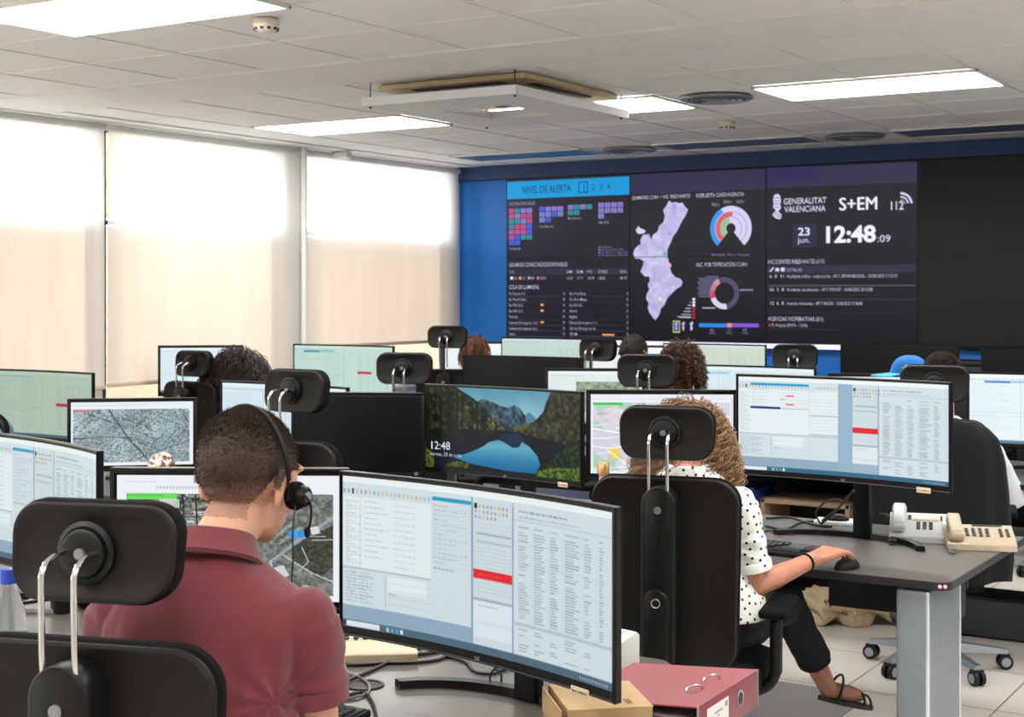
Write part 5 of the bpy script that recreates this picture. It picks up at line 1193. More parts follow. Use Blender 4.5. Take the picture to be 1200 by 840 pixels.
full = lambda p: ((p[:, 1] < .045) | (p[:, 2] > .062)) & (p[:, 2] > np.where(p[:, 1] < -.03, -.085, np.where(p[:, 1] < .02, .018, .03))) & (p[:, 2] > -.09)
# ---------------------------------------------------------------- the man in maroon
polo = mat('maroon_polo', (.41, .155, .19), .92, bump=.25, bscale=700, vary=.04, vscale=40, sheen=.2)
HC = W(292, 561, 2.55); CH_ = W(246, 700, 2.45)
yawm = 20; rgt = Vector((math.cos(R(yawm)), math.sin(R(yawm)), 0)); fw = Vector((-math.sin(R(yawm)), math.cos(R(yawm)), 0))
elr = CH_+rgt*.182+fw*.04-Vector((0, 0, .30)); ell = CH_-rgt*.20+fw*.10-Vector((0, 0, .27))
man = build_person('man with cropped brown hair and headset in a maroon polo, seen from behind', dict(yaw=yawm, chest=CH_, head=HC, hyaw=2, hk=.98, pitch=14, sw=.182, k=.94, shirt=polo, vox=.0042, sm=3, ease=.010, fold=.0042, sleeve=.49, top_name='polo_shirt', ssm=6,
    elbR=elr, elbL=ell, wrR=elr+fw*.235+rgt*-.02+Vector((0, 0, .77-elr.z)), wrL=ell+fw*.24+rgt*.03+Vector((0, 0, .77-ell.z)), collar=(CH_+fw*.010+Vector((0, 0, .088)), -27)))
def cond_man(p):
    x, y, z = p[:, 0], p[:, 1], p[:, 2]; low = np.where(y < -.045, -.075, np.where(y < -.020, -.075+(y+.045)/.025*.088, np.where(y < .030, .013, .025)))
    return (z > low) & ((y < .052) | (z > .065))
bh = hair_mat('cropped_brown_hair', (.13, .095, .075), (.23, .17, .13), None, .75)
root, body, shirt, hd, HM, o0 = man
ln = lambda p: .0035+.007*smstep(.01, .09, p[:, 2])+.014*smstep(.035, .075, p[:, 1])
short_hair(root, body, o0, hd, HM, bh, skinm, 26000, ln, cond_man, 3, dens=lambda p: .02+.98*smstep(-.065, .02, p[:, 2]), thick=.00055, lean_=(0, .25, 0))
fade = bpy.data.materials.new('hair_fade'); fade.use_nodes = True
nt = fade.node_tree; b = nt.nodes['Principled BSDF']; tcn = nt.nodes.new('ShaderNodeTexCoord'); spx = nt.nodes.new('ShaderNodeSeparateXYZ'); nt.links.new(tcn.outputs['Object'], spx.inputs[0])
mr = nt.nodes.new('ShaderNodeMapRange'); mr.inputs['From Min'].default_value = hd.z-.088; mr.inputs['From Max'].default_value = hd.z+.010; nt.links.new(spx.outputs[2], mr.inputs[0])
ns = nt.nodes.new('ShaderNodeTexNoise'); ns.inputs['Scale'].default_value = 500; nt.links.new(tcn.outputs['Object'], ns.inputs[0])
ad = nt.nodes.new('ShaderNodeMath'); ad.operation = 'MULTIPLY_ADD'; ad.inputs[1].default_value = .5; ad.inputs[2].default_value = -.25; nt.links.new(ns.outputs['Fac'], ad.inputs[0])
ad2 = nt.nodes.new('ShaderNodeMath'); ad2.operation = 'ADD'; ad2.use_clamp = True; nt.links.new(mr.outputs[0], ad2.inputs[0]); nt.links.new(ad.outputs[0], ad2.inputs[1])
mx = nt.nodes.new('ShaderNodeMix'); mx.data_type = 'RGBA'; nt.links.new(ad2.outputs[0], mx.inputs[0]); mx.inputs[6].default_value = (*s2l((.78, .58, .48)), 1); mx.inputs[7].default_value = (*s2l((.20, .14, .11)), 1)
nt.links.new(mx.outputs[2], b.inputs['Base Color']); b.inputs['Roughness'].default_value = .7
hair_cap(root, body, o0, hd, HM, fade, cond_man, lambda p: .0008+.002*smstep(-.02, .04, p[:, 2]))
# headset: over-head band, ear cushion, boom microphone
hs = empty('headset', hd, 0, 'black call centre headset worn by the man in maroon', 'headset'); toW = lambda p: HM @ Vector(p)
mb = MB(); pts = []
for k in range(25):
    a = R(-12+k/24*182); pts.append(toW((.090*math.cos(a), -.004-.036*math.sin(a), -.005+.128*math.sin(a))))
mb.tube(pts, .0027, n=10); mb.tube([p*1.002+toW((0, .005, 0)) for p in pts[2:22]], .0024, n=8); mb.build('headband', plastic, hs)
mb = MB(); ear = Vector((.080, .028, -.020)); Mr = HM @ Euler((0, PI/2, 0)).to_matrix()
mb.lathe([(.018, -.006), (.024, -.002), (.025, .008), (.022, .014), (.016, .016)], n=28, rot=Mr, c=toW(ear)); mb.build('ear_cushion', fabric, hs)
mb = MB(); mb.lathe([(.015, .014), (.019, .017), (.018, .026), (.014, .030), (.001, .030)], n=28, rot=Mr, c=toW(ear)); mb.build('ear_capsule', plastic, hs)
mb = MB(); mb.lathe([(.001, .030), (.009, .0305), (.008, .033), (.001, .0335)], n=20, rot=Mr, c=toW(ear)); mb.build('silver_dot', alum, hs)
mb = MB(); mb.tube(catmull([toW((.118, .006, -.018)), toW((.112, .035, -.030)), toW((.098, .062, -.052)), toW((.078, .086, -.074))], 6), .0022, n=8); mb.sph(toW((.074, .089, -.077)), (.006, .006, .010), n=8); mb.build('microphone_boom', plastic, hs)
mb = MB(); mb.tube(catmull([toW((.112, -.004, -.038)), toW((.114, -.004, -.08)), toW((.112, .012, -.13)), toW((.104, .03, -.18)), toW((.10, .06, -.25)), toW((.10, .10, -.33))], 6), .0014, n=6); mb.build('headset_cord', rubber, hs)
# ---------------------------------------------------------------- woman in the dotted blouse
CHL = Vector((-1.885, 4.015, 1.0)); HL = W(806, 522, 4.60)
dotm = mat('blouse_white', (.88, .88, .87), .85, bump=.1, bscale=300, vary=.03)
lady = build_person('woman with curly blonde brown hair in a white polka dot blouse, hand on mouse', dict(yaw=14, chest=CHL, head=HL, hyaw=18, pitch=16, sw=.172, k=.92, girl=True, shirt=dotm, vox=.0038, sm=2, ease=.016, fold=.004, sleeve=.78, top_name='blouse', skin=skind, ssm=5,
    hip=(-1.93, 3.98, .53), hem=((-1.885, 4.03, .635), .235, .16), elbR=Vector((-1.70, 4.085, .722)), wrR=Vector((-1.592, 4.315, .783)), handR=dict(dir=(.10, .30, .035), n=(0, -.15, 1), curl=.55, k=1.15), wrL=Vector((-2.05, 4.42, .775)), elbL=Vector((-2.09, 4.16, .75)),
    kneeR=(-1.765, 4.50, .60), ankR=(-1.725, 4.80, .250), toeR=(-1.655, 4.905, .215), kneeL=(-2.02, 4.42, .52), crop=.66, flare=1.5, trousers=mat('black_cropped_trousers', (.05, .05, .055), .9, bump=.15, bscale=200), shoes=False))
root, body, shirt, hd, HM, o0 = lady
co = getco(shirt.data); no = getno(shirt.data); idx = np.random.default_rng(2).permutation(len(co)); cells = {}; mb = MB()
for i in idx:
    p_ = co[i]; key = tuple((p_/.0215).astype(int)); bad = False
    for a in (-1, 0, 1):
        for b in (-1, 0, 1):
            for c in (-1, 0, 1):
                for q in cells.get((key[0]+a, key[1]+b, key[2]+c), ()):
                    if np.linalg.norm(q-p_) < .0215: bad = True
    if bad: continue
    cells.setdefault(key, []).append(p_); n_ = Vector(no[i]); Mq = n_.to_track_quat('Z', 'Y').to_matrix().to_4x4()
    mb.prism([(.0044*math.cos(k*PI/4), .0044*math.sin(k*PI/4)) for k in range(8)], .0012, Matrix.Translation(Vector(p_)-n_*.0004) @ Mq)
mb.build('dots', mat('dot_black', (.06, .06, .07), .9, vary=.1), shirt, smooth=False)['kind'] = 'stuff'
cond_l = lambda p: (p[:, 2] > -.06) & ((p[:, 1] < .02) | (p[:, 2] > .05)) & ((p[:, 1] < .065) | (p[:, 2] > .075))
lh = hair_mat('curly_brown_blonde_hair', (.12, .075, .05), (.56, .40, .27), (.80, .64, .46), .32)
hair_cap(root, body, o0, hd, HM, mat('scalp_brown', (.20, .15, .10), .8, vary=.1), cond_l, lambda p: np.full(len(p), .006))
long_hair(root, body, o0, hd, HM, lh, cond_l, 1500, .225, .0145, 4.2, .0012, 4, spread=.40, clump=34)
# sandals
for s, a_, t_ in ((1, Vector((-1.725, 4.80, .250)), Vector((-1.655, 4.905, .215))), (-1, Vector((-2.03, 4.40, .09)), Vector((-2.07, 4.57, .035)))):
    f = (t_-a_).normalized(); up_ = Vector((0, 0, 1)); up_ = (up_-f*up_.dot(f)).normalized() if s > 0 else Vector((0, 0, 1)); r_ = f.cross(up_).normalized(); mb = MB()
    if s > 0: c_ = a_-f*.035-up_*.040; L_ = .235
    else: f = Vector((f.x, f.y, 0)).normalized(); r_ = f.cross(up_); c_ = Vector((a_.x, a_.y, .012))-f*.05; L_ = .235
    P = []
    for k in range(28):
        t = 2*PI*k/28; y = (1-math.cos(t))/2; w_ = .5*math.sin(t); P.append((w_*(.062+.022*math.sin(min(1, y)*PI*.9)), y*L_))
    Mt = Matrix((( r_.x, f.x, up_.x, c_.x-o0.x), (r_.y, f.y, up_.y, c_.y-o0.y), (r_.z, f.z, up_.z, c_.z-o0.z), (0, 0, 0, 1)))
    mb.prism(P, .016, Mt)
    Q = lambda x, y, z: Vector((x, y, z))
    for y, h, w2_ in ((.055, .085, .036), (.165, .042, .040), (.195, .034, .038)):
        pts = [Mt @ Q(w2_*math.cos(a), y+(.0 if h < .07 else .02*math.sin(a)), .012+h*math.sin(a)) for a in [PI*k/14 for k in range(15)]]; mb.tube(pts, .0045, n=6)
    mb.tube([Mt @ Q(.034*math.cos(a), .012+.05*abs(math.sin(a))*0-.0+.03*(1-abs(math.cos(a)))*-1, .055) for a in [PI+PI*k/14 for k in range(15)]], .005, n=6)
    mb.build('sandal', mat('dark_sandal', (.13, .10, .09), .5, vary=.1), root)
# wrist band and headset
mb = MB(); dv = (Vector((-1.592, 4.315, .783))-Vector((-1.69, 4.085, .722))).normalized(); Mq = dv.to_track_quat('Z', 'Y').to_matrix(); cen = Vector((-1.70, 4.085, .722)).lerp(Vector((-1.592, 4.315, .783)), .86)
mb.lathe([(.022, -.004), (.0265, -.004), (.0275, 0), (.0265, .004), (.022, .004)], n=28, rot=Mq, c=(0, 0, 0)); o = mb.build('wrist_band', fabric); o.location = cen
tag(o, 'thin black band around the wrist of the polka dot woman', 'wristband')
hs2 = empty('headset', hd, 0, 'black headset half hidden in the curly blonde brown hair', 'headset')
mb = MB(); mb.tube([HM @ Vector((.112*math.cos(a), -.0, -.0+.138*math.sin(a))) for a in [R(-8+k*8) for k in range(24)]], .0050, n=8); mb.build('headband', plastic, hs2)
mb = MB(); mb.lathe([(.024, 0), (.030, .004), (.029, .016), (.018, .022), (.001, .022)], n=24, rot=HM @ Euler((0, PI/2, 0)).to_matrix(), c=HM @ Vector((.098, 0, -.012))); mb.build('ear_capsule', plastic, hs2)
# ---------------------------------------------------------------- people in the rows behind
def bg_person(lab, u, v, d, yaw, hairf, shirtc, skin_=skinm, k=.98, girl=False, hyaw=None, **kw):
    """(u, v): centre of the head"""
    h = W(u, v, d); f = Vector((-math.sin(R(yaw)), math.cos(R(yaw)), 0)); ch = h-f*.075-Vector((0, 0, .245)); hipz = .53
    sp = dict(yaw=yaw, chest=ch, head=h, hyaw=hyaw if hyaw is not None else yaw, pitch=12, sw=.165 if girl else .19, k=k, girl=girl, shirt=shirtc, vox=.009, sm=2, ssm=3, skin=skin_, sleeve=.6)
    sp['hip'] = Vector((ch.x, ch.y, hipz))-f*.09; sp.update(kw)
    r = build_person(lab, sp); hairf(*r); return r
dkh = hair_mat('dark_brown_hair', (.10, .065, .05), (.26, .17, .13)); aub = hair_mat('auburn_hair', (.26, .15, .09), (.50, .32, .20)); blk = hair_mat('near_black_hair', (.12, .10, .085), (.25, .21, .18)); crl = hair_mat('curly_dark_brown_hair', (.16, .09, .06), (.36, .22, .14)); brg = hair_mat('frizzy_grey_brown_hair', (.20, .16, .13), (.40, .33, .27))
sc1 = mat('scalp_dark', (.10, .07, .055), .8, vary=.1)
blackc = mat('black_cloth', (.055, .055, .06), .9, bump=.2, bscale=250); navyc = mat('navy_cloth', (.12, .15, .22), .9, bump=.2, bscale=250); whitec = mat('white_cloth', (.84, .85, .88), .85, bump=.15, bscale=250, vary=.03); greyc = mat('grey_cloth', (.4, .4, .42), .9, bump=.2, bscale=250)
def hf_long(r, b_, s_, h, M_, o_):
    hair_cap(r, b_, o_, h, M_, sc1, cond_l, lambda p: np.full(len(p), .008)); long_hair(r, b_, o_, h, M_, dkh, cond_l, 900, .34, .010, 3, .0022, 5, spread=.55)
bg_person('woman with long wavy dark hair in black near the window', 282, 438, 8.75, 10, hf_long, blackc, skind, girl=True, hyaw=-8)
def hf_bun(r, b_, s_, h, M_, o_):
    hair_cap(r, b_, o_, h, M_, mat('scalp_auburn', (.28, .17, .10), .8, vary=.15), cond_l, lambda p: np.full(len(p), .008)); long_hair(r, b_, o_, h, M_, aub, cond_l, 500, .09, .003, 2, .0022, 6, spread=.0)
bg_person('auburn haired person in the last row beside the blue wall', 557, 415, 10.6, 5, hf_bun, greyc, girl=True)
def hf_short(r, b_, s_, h, M_, o_):
    hair_cap(r, b_, o_, h, M_, sc1, full, lambda p: np.full(len(p), .008)); short_hair(r, b_, o_, h, M_, blk, skinm, 3500, .016, full, 8, thick=.0012)
bg_person('dark haired man in the last row in front of the video wall', 744, 415, 9.55, 2, hf_short, navyc, k=1.02, hyaw=-6)
def hf_curl(r, b_, s_, h, M_, o_):
    hair_cap(r, b_, o_, h, M_, sc1, cond_l, lambda p: np.full(len(p), .010)); long_hair(r, b_, o_, h, M_, crl, cond_l, 700, .15, .009, 4, .0018, 9, spread=.1)
bg_person('person with curly dark brown hair in the third row', 799, 433, 7.45, 8, hf_curl, greyc, girl=True)
def hf_friz(r, b_, s_, h, M_, o_):
    hair_cap(r, b_, o_, h, M_, sc1, full, lambda p: np.full(len(p), .006)); short_hair(r, b_, o_, h, M_, brg, skinm, 5000, .022, full, 12, thick=.0009)
bg_person('person with frizzy brown hair and white sleeves behind the black jacket', 1104, 445, 6.72, 16, hf_friz, whitec, skin_=skind, sleeve=1.75, sw=.20, elbR=W(1176, 560, 6.62))
# ================================================================== THINGS ON AND AROUND THE DESKS
def keyboard(loc, rz, lab, grp='keyboards'):
    e = empty('keyboard', loc, rz, lab, 'keyboard', grp); mb = MB()
    mb.box((.45, .155, .016), (0, 0, .010), rot=(R(3), 0, 0), bev=.004); mb.build('case', plastic, e)
    mb = MB(); rows_ = [15, 15, 14, 13, 12]
    for r_, n in enumerate(rows_):
        for k in range(n): mb.box((.0165, .0155, .008), (-.205+k*.0195+r_*.003, .048-r_*.0195, .0225+(.048-r_*.0195)*.05), bev=.002, seg=1)
    for k in range(3):
        for r_ in range(5): mb.box((.0165, .0155, .008), (.155+k*.0195, .048-r_*.0195, .0225), bev=.002, seg=1)
    mb.box((.11, .0155, .008), (-.06, -.050, .019), bev=.002); mb.box((.435, .125, .004), (-.002, .008, .0185), rot=(R(3), 0, 0))
    mb.build('keys', mat('key_black', (.10, .10, .105), .35, vary=.05), e); return e
def mouse(loc, rz, lab, m=None):
    e = empty('computer_mouse', loc, rz, lab, 'mouse'); mb = MB(); mb.sph((0, 0, .003), (.030, .054, .032), n=12)
    for v in mb.bm.verts: v.co.z = max(v.co.z, .001)
    mb.build('shell', m or plastic, e); mb = MB(); mb.cyl((-.003, .028, .029), (.003, .028, .029), .008, n=16); mb.build('scroll_wheel', rubber, e); return e
def phone(loc, rz, lab, m, w_=.235, d_=.19, display=True, lift=.055):
    e = empty('desk_phone', loc, rz, lab, 'telephone', 'desk telephones'); al = math.atan(lift/d_)
    mb = MB(); hw = w_/2; hd = d_/2
    mb.rings([[(-hw, -hd, .001), (hw, -hd, .001), (hw, -hd, .020), (-hw, -hd, .020)], [(-hw, -hd+.004, .001), (hw, -hd+.004, .001), (hw, -hd+.004, .024), (-hw, -hd+.004, .024)], [(-hw, hd-.01, .001), (hw, hd-.01, .001), (hw, hd-.01, .022+lift), (-hw, hd-.01, .022+lift)], [(-hw, hd, .001), (hw, hd, .001), (hw, hd, .014+lift), (-hw, hd, .014+lift)]]); mb.build('base', m, e)
    T = Matrix.Translation((0, 0, .024+lift/2)) @ Matrix.Rotation(al, 4, 'X')
    def put(o): o.matrix_local = T; return o
    x0 = -hw+.032
    mb = MB(); mb.box((.044, .165, .018), (x0, 0, .034), bev=.008, seg=3); mb.box((.050, .048, .034), (x0, .066, .020), bev=.012, seg=3); mb.box((.050, .048, .034), (x0, -.066, .020), bev=.012, seg=3); put(mb.build('handset', m, e))
    if display:
        mb = MB(); mb.box((.088, .040, .004), (.005, .045, .003), bev=.002); put(mb.build('display', mat('phone_display', (.80, .76, .64), .3, vary=.04), e))
        mb = MB(); mb.box((.055, .15, .006), (hw-.030, .0, .002), bev=.003); put(mb.build('side_strip', white_pl, e))
    mb = MB()
    if display:
        for r_ in range(4):
            for k in range(3): mb.box((.014, .009, .005), (-.020+k*.021, .005-r_*.016, .003), bev=.002, seg=1)
        for r_ in range(3): mb.box((.011, .008, .004), (-.050, .060-r_*.014, .003), bev=.001, seg=1); mb.box((.011, .008, .004), (.060, .060-r_*.014, .003), bev=.001, seg=1)
    else:
        for r_ in range(4):
            for k in range(7):
                if k in (4,) : continue
                mb.box((.012, .011, .005), (-.040+k*.022, .035-r_*.019, .003), bev=.002, seg=1)
        mb.box((.10, .006, .004), (.03, .070, .003), bev=.001, seg=1)
    put(mb.build('buttons', btn_dark, e)); mb = MB(); pts = [(x0-.02+.012*math.cos(k*.9), -hd-.012-k*.0012+.004*math.sin(k*.4), .012+.008*math.sin(k*.9)) for k in range(60)]
    mb.tube(pts, .0022, n=6); mb.build('coiled_cord', rubber if m is not beige_pl else cablegrey, e); return e
# --- near woman's desk
keyboard((-1.885, 4.615, DESK), R(-4), 'black keyboard on the desk in front of the polka dot woman')
mouse((-1.540, 4.452, DESK), R(-17), 'black mouse under the hand of the polka dot woman')
phone((-1.495, 5.13, DESK), R(16), 'pale grey desk phone with display beside the raised monitor', grey_pl)
phone((-1.290, 5.07, DESK), R(20), 'beige desk phone with dark buttons at the right desk edge', beige_pl, w_=.225, d_=.18, display=False, lift=.040)
mb = MB(); p = atz(983, 613, DESK); mb.box((.17, .11, .012), (p.x, p.y, DESK+.006), rot=(0, 0, .2), bev=.001)
tag(mb.build('paper_pad', white_pl), 'white paper pad lying behind the black stand foot on the woman\'s desk', 'paper')
mb = MB(); mb.sph((0, 0, .004), (.042, .026, .020), n=10)
for v in mb.bm.verts: v.co.z = max(v.co.z, .0)
tag(mb.build('spare_mouse', plastic, loc=(p.x, p.y-.01, DESK+.0125), rot=(0, 0, .3)), 'small black mouse resting on the white paper pad', 'mouse')
def cable(pts, r, lab, m=rubber, z=DESK+.004, name='cable'):
    P = []
    for q in pts: a = atz(q[0], q[1], z+(q[2] if len(q) > 2 else 0)); P.append(a)
    mb = MB(); mb.tube(catmull(P, 7), r, n=8); return tag(mb.build(name, m), lab, 'cable', 'cables on the desks')
cable([(898, 607), (925, 606), (945, 612), (962, 616), (975, 617)], .0045, 'thick black cable lying behind the keyboard of the polka dot woman')
cable([(897, 616), (920, 620), (938, 612), (955, 611), (966, 613)], .004, 'black cable crossing toward the small mouse on the paper pad')
cable([(961, 613), (956, 601, .05), (966, 589, .12), (980, 585, .16), (986, 591, .14), (962, 611)], .0035, 'black cable looping up behind the raised monitor')
cable([(962, 614), (978, 600, .06), (1000, 575, .2)], .0045, 'black cable rising to the back of the raised monitor')
cable([(888, 624), (900, 622), (915, 624), (930, 626)], .003, 'thin cable beside the left end of the stand foot of the raised monitor')
mb = MB(); pts = [(p_.x, p_.y, DESK+.012+.008*math.sin(k*1.1)) for k in range(70) for p_ in [atz(1033+20*math.sin(k/70*2.6)+3*math.cos(k*1.1), 612-10*math.cos(k/70*4)+3*math.sin(k*1.1), DESK+.012)]]
mb.tube(pts, .003, n=6); tag(mb.build('coiled_phone_cord', rubber), 'dark coiled phone cord heaped left of the pale grey phone', 'cable')
# --- foreground desk
keyboard((-2.03, 2.275, DESK), R(4), 'black keyboard in front of the man in maroon at the bottom edge')
phone((-2.165, 2.80, DESK), R(38), 'beige keypad console on the foreground desk behind the maroon sleeve', mat('warm_beige_plastic', (.80, .74, .62), .45, vary=.05), w_=.25, d_=.22, display=False, lift=.035)
phone((-1.68, 2.98, DESK), R(-12), 'white desk phone behind the foreground wide monitor', white_pl, w_=.22, d_=.19, display=False)
def lid(): pass
mb = MB(); p = atz(427, 803, DESK); mb.lathe([(.040, 0), (.044, .001), (.044, .003), (.036, .0032), (.034, .001)], n=32, c=(p.x, p.y, DESK)); q = mb.build('cable_grommet', plastic)
tag(q, 'round black cable grommet set in the foreground desk', 'grommet')
cable([(391, 772), (413, 773.5), (438, 771), (463, 767), (490, 766), (513, 763), (530, 756)], .0052, 'thick black cable running under the foreground wide monitor')
cable([(391, 777), (415, 779), (450, 777), (485, 776), (515, 772), (527, 765)], .0042, 'second black cable below the thick one on the foreground desk')
cable([(503, 753), (482, 763), (460, 773), (438, 784), (415, 794), (398, 803), (393, 812), (400, 824), (408, 836)], .0040, 'black cable slanting down left from the foreground wide monitor')
cable([(458, 748), (448, 760), (425, 768), (408, 773), (405, 785), (420, 793), (431, 800), (432, 810), (420, 816), (400, 819), (392, 824)], .0030, 'thin grey cable curling around the cable grommet', cablegrey)
cable([(392, 818), (410, 814), (422, 811), (430, 814), (437, 824), (441, 842), (440, 856)], .0038, 'black cable hooking down to the bottom edge beside the grommet')
cable([(520, 768), (545, 775), (556, 786), (575, 789), (592, 783), (604, 774), (612, 764)], .0036, 'black cable hanging in a loop below the foreground wide monitor')
cable([(510, 760), (517, 755), (530, 760), (536, 770)], .0030, 'short white cable tie end under the foreground wide monitor', white_pl)
cable([(574, 800), (575, 790, .03), (580, 784, .05), (587, 789, .03), (588, 803), (593, 812), (612, 812)], .0022, 'thin black wire looping over the stand foot', )
cable([(455, 752), (480, 755), (505, 757), (528, 762), (552, 764)], .003, 'grey cable along the back of the foreground desk', cablegrey)
# cardboard box
cardm = mat('cardboard', (.72, .60, .44), .85, vary=.06, vscale=25, bump=.05, bscale=200)
e = empty('cardboard_box', (-1.385, 2.545, DESK+.0205), R(42), 'small tan cardboard box under the right end of the foreground wide monitor', 'box')
mb = MB(); a_, b_, h_ = .165, .185, .048
mb.box((a_, b_, .0025), (0, 0, .0015)); mb.box((a_, .0025, h_), (0, -b_/2, h_/2)); mb.box((a_, .0025, h_), (0, b_/2, h_/2)); mb.box((.0025, b_, h_), (a_/2, 0, h_/2)); mb.box((.0025, b_, h_-.006), (-a_/2+.004, 0, h_/2)); mb.build('carton', cardm, e, smooth=False)
mb = MB(); mb.box((a_+.002, b_+.002, .003), (.002, 0, h_+.0012), bev=.001); mb.build('top_flap', cardm, e); mb = MB(); mb.box((.0028, b_*.96, h_), (-a_/2-.012, 0, h_/2), rot=None); mb.build('side_flap', cardm, e)
mb = MB(); mb.box((.012, .030, .0006), (.045, -.055, h_+.003)); mb.box((.006, .012, .0006), (.0, 0, h_+.003)); mb.build('stamp_mark', mat('stamp_brown', (.50, .38, .26), .9, vary=.1), e, smooth=False)
mb = MB(); mb.box((.16, .12, .019), (-1.37, 2.55, DESK+.010), rot=(0, 0, R(42)), bev=.001); tag(mb.build('paper_stack', white_pl), 'small paper stack under the tan cardboard box', 'paper')
# binder
bind = mat('maroon_binder_board', (.56, .25, .28), .55, vary=.07, vscale=60, bump=.05, bscale=300); bspine = mat('maroon_spine', (.50, .20, .25), .4, vary=.05)
e = empty('ring_binder', (-1.325, 2.71, DESK), R(2), 'maroon ring binder lying on the corner of the foreground desk', 'binder'); bw, bl, bh_ = .285, .320, .076
mb = MB(); mb.box((bw, bl, .003), (0, 0, .0015), bev=.001); mb.build('bottom_cover', bind, e); mb = MB(); mb.rings([[(-bw/2, -bl/2, bh_-.022), (-bw/2, bl/2, bh_-.022), (-bw/2, bl/2, bh_-.025), (-bw/2, -bl/2, bh_-.025)], [(bw/2, -bl/2, bh_), (bw/2, bl/2, bh_), (bw/2, bl/2, bh_-.003), (bw/2, -bl/2, bh_-.003)]]); mb.build('top_cover', bind, e, smooth=False)
mb = MB(); mb.box((.003, bl, bh_), (bw/2, 0, bh_/2), bev=.001); mb.build('spine', bspine, e)
mb = MB()
for s in (-1, 1): mb.box((.004, .004, bh_), (bw/2+.0005, s*bl/2, bh_/2), bev=.001)
mb.build('spine_edge_trim', alum, e)
mb = MB(); mb.box((.0008, .11, .042), (bw/2+.002, -.062, .040)); lb = mb.build('spine_label', white_pl, e, smooth=False)
mb = MB(); mb.box((.0006, .040, .003), (bw/2+.0027, -.060, .044)); mb.box((.0006, .012, .003), (bw/2+.0027, -.060, .036)); mb.box((.0006, .012, .010), (bw/2+.0027, -.020, .050)); mb.build('print', mat('faint_ink', (.55, .58, .62), .8, vary=.1), lb, smooth=False)
mb = MB(); mb.lathe([(.012, 0), (.016, .0015), (.017, .0005), (.017, 0)], n=28, rot=(0, PI/2, 0), c=(bw/2+.0015, .060, .040)); fr = mb.build('finger_ring', alum, e); mb = MB(); mb.cyl((bw/2+.0012, .060, .040), (bw/2+.0022, .060, .040), .0125, n=24); mb.build('finger_hole', ventd, fr)
for yy in (-.045, .045):
    mb = MB(); zt = bh_-.005; mb.tube([(bw/2-.055+.020*math.cos(a)*.55, yy+.018*math.cos(a), zt+.001+.011*math.sin(a)) for a in [PI*k/12 for k in range(13)]], .0022, n=8); mb.build('ring', chrome, e)
mb = MB(); rg = random.Random(4)
for k in range(14): mb.box((.235+rg.uniform(-.006, .006), .297, .0028), (-.010+rg.uniform(-.004, .004), rg.uniform(-.004, .004), .005+k*.0031))
mb.build('pages', mat('paper_pages', (.62, .62, .66), .8, vary=.1), e, smooth=False)
# water bottle etc. on the neighbouring desk
clear = bpy.data.materials.new('clear_plastic'); clear.use_nodes = True; nt = clear.node_tree; b = nt.nodes['Principled BSDF']; b.inputs['Base Color'].default_value = (.95, .97, 1, 1); b.inputs['Roughness'].default_value = .08; b.inputs['Transmission Weight'].default_value = .95; b.inputs['IOR'].default_value = 1.2
p = W(10, 725, 3.0); bot = empty('water_bottle', (p.x, p.y, DESK), 0, 'clear water bottle with blue cap at the left edge', 'bottle')
zt = W(10, 666, 3.0).z-DESK; s_ = zt/.20
mb = MB(); mb.lathe([(.001, .001), (.032, .001), (.037, .008), (.037, .05*s_), (.035, .055*s_), (.037, .06*s_), (.038, .11*s_), (.035, .135*s_), (.023, .165*s_), (.0135, .178*s_), (.0135, .190*s_)], n=32); mb.build('bottle_body', clear, bot)
mb = MB(); mb.lathe([(.0165, .180*s_), (.0168, .184*s_), (.0165, .199*s_), (.014, .2*s_), (.001, .2*s_)], n=28); mb.build('cap', mat('blue_cap', (.10, .24, .62), .4, vary=.04), bot)
mb = MB(); mb.lathe([(.0375, .062*s_), (.0386, .064*s_), (.0388, .108*s_), (.0378, .11*s_)], n=32); lb = mb.build('label', mat('pale_label', (.82, .84, .92), .5, vary=.05), bot)
mb = MB(); mb.box((.02, .0008, .014), (.0, 0, 0)); q = mb.build('label_print', mat('blue_print', (.15, .25, .60), .5, vary=.1), lb, smooth=False); q.location = (.022, -.0325, .082*s_); q.rotation_euler = (0, 0, R(38))
p = atz(74, 717, DESK); e = empty('black_cup', (p.x, p.y, DESK), 0, 'black cylindrical pen cup on the desk left of the man in maroon', 'cup')
mb = MB(); mb.lathe([(.001, .001), (.030, .001), (.033, .004), (.034, .062), (.031, .062), (.029, .006), (.001, .006)], n=28); mb.build('cup_wall', plastic, e)
p = atz(48, 712, DESK); e = empty('notebook', (p.x, p.y+.02, DESK), R(24), 'grey notebook with a pen beside the water bottle', 'notebook')
mb = MB(); mb.box((.13, .18, .014), (0, 0, .007), bev=.002); mb.build('cover', mat('warm_grey_cover', (.55, .52, .50), .7, vary=.05), e); mb = MB(); mb.cyl((-.05, -.06, .019), (.045, .05, .019), .0045, n=10); mb.build('pen', plastic, e)
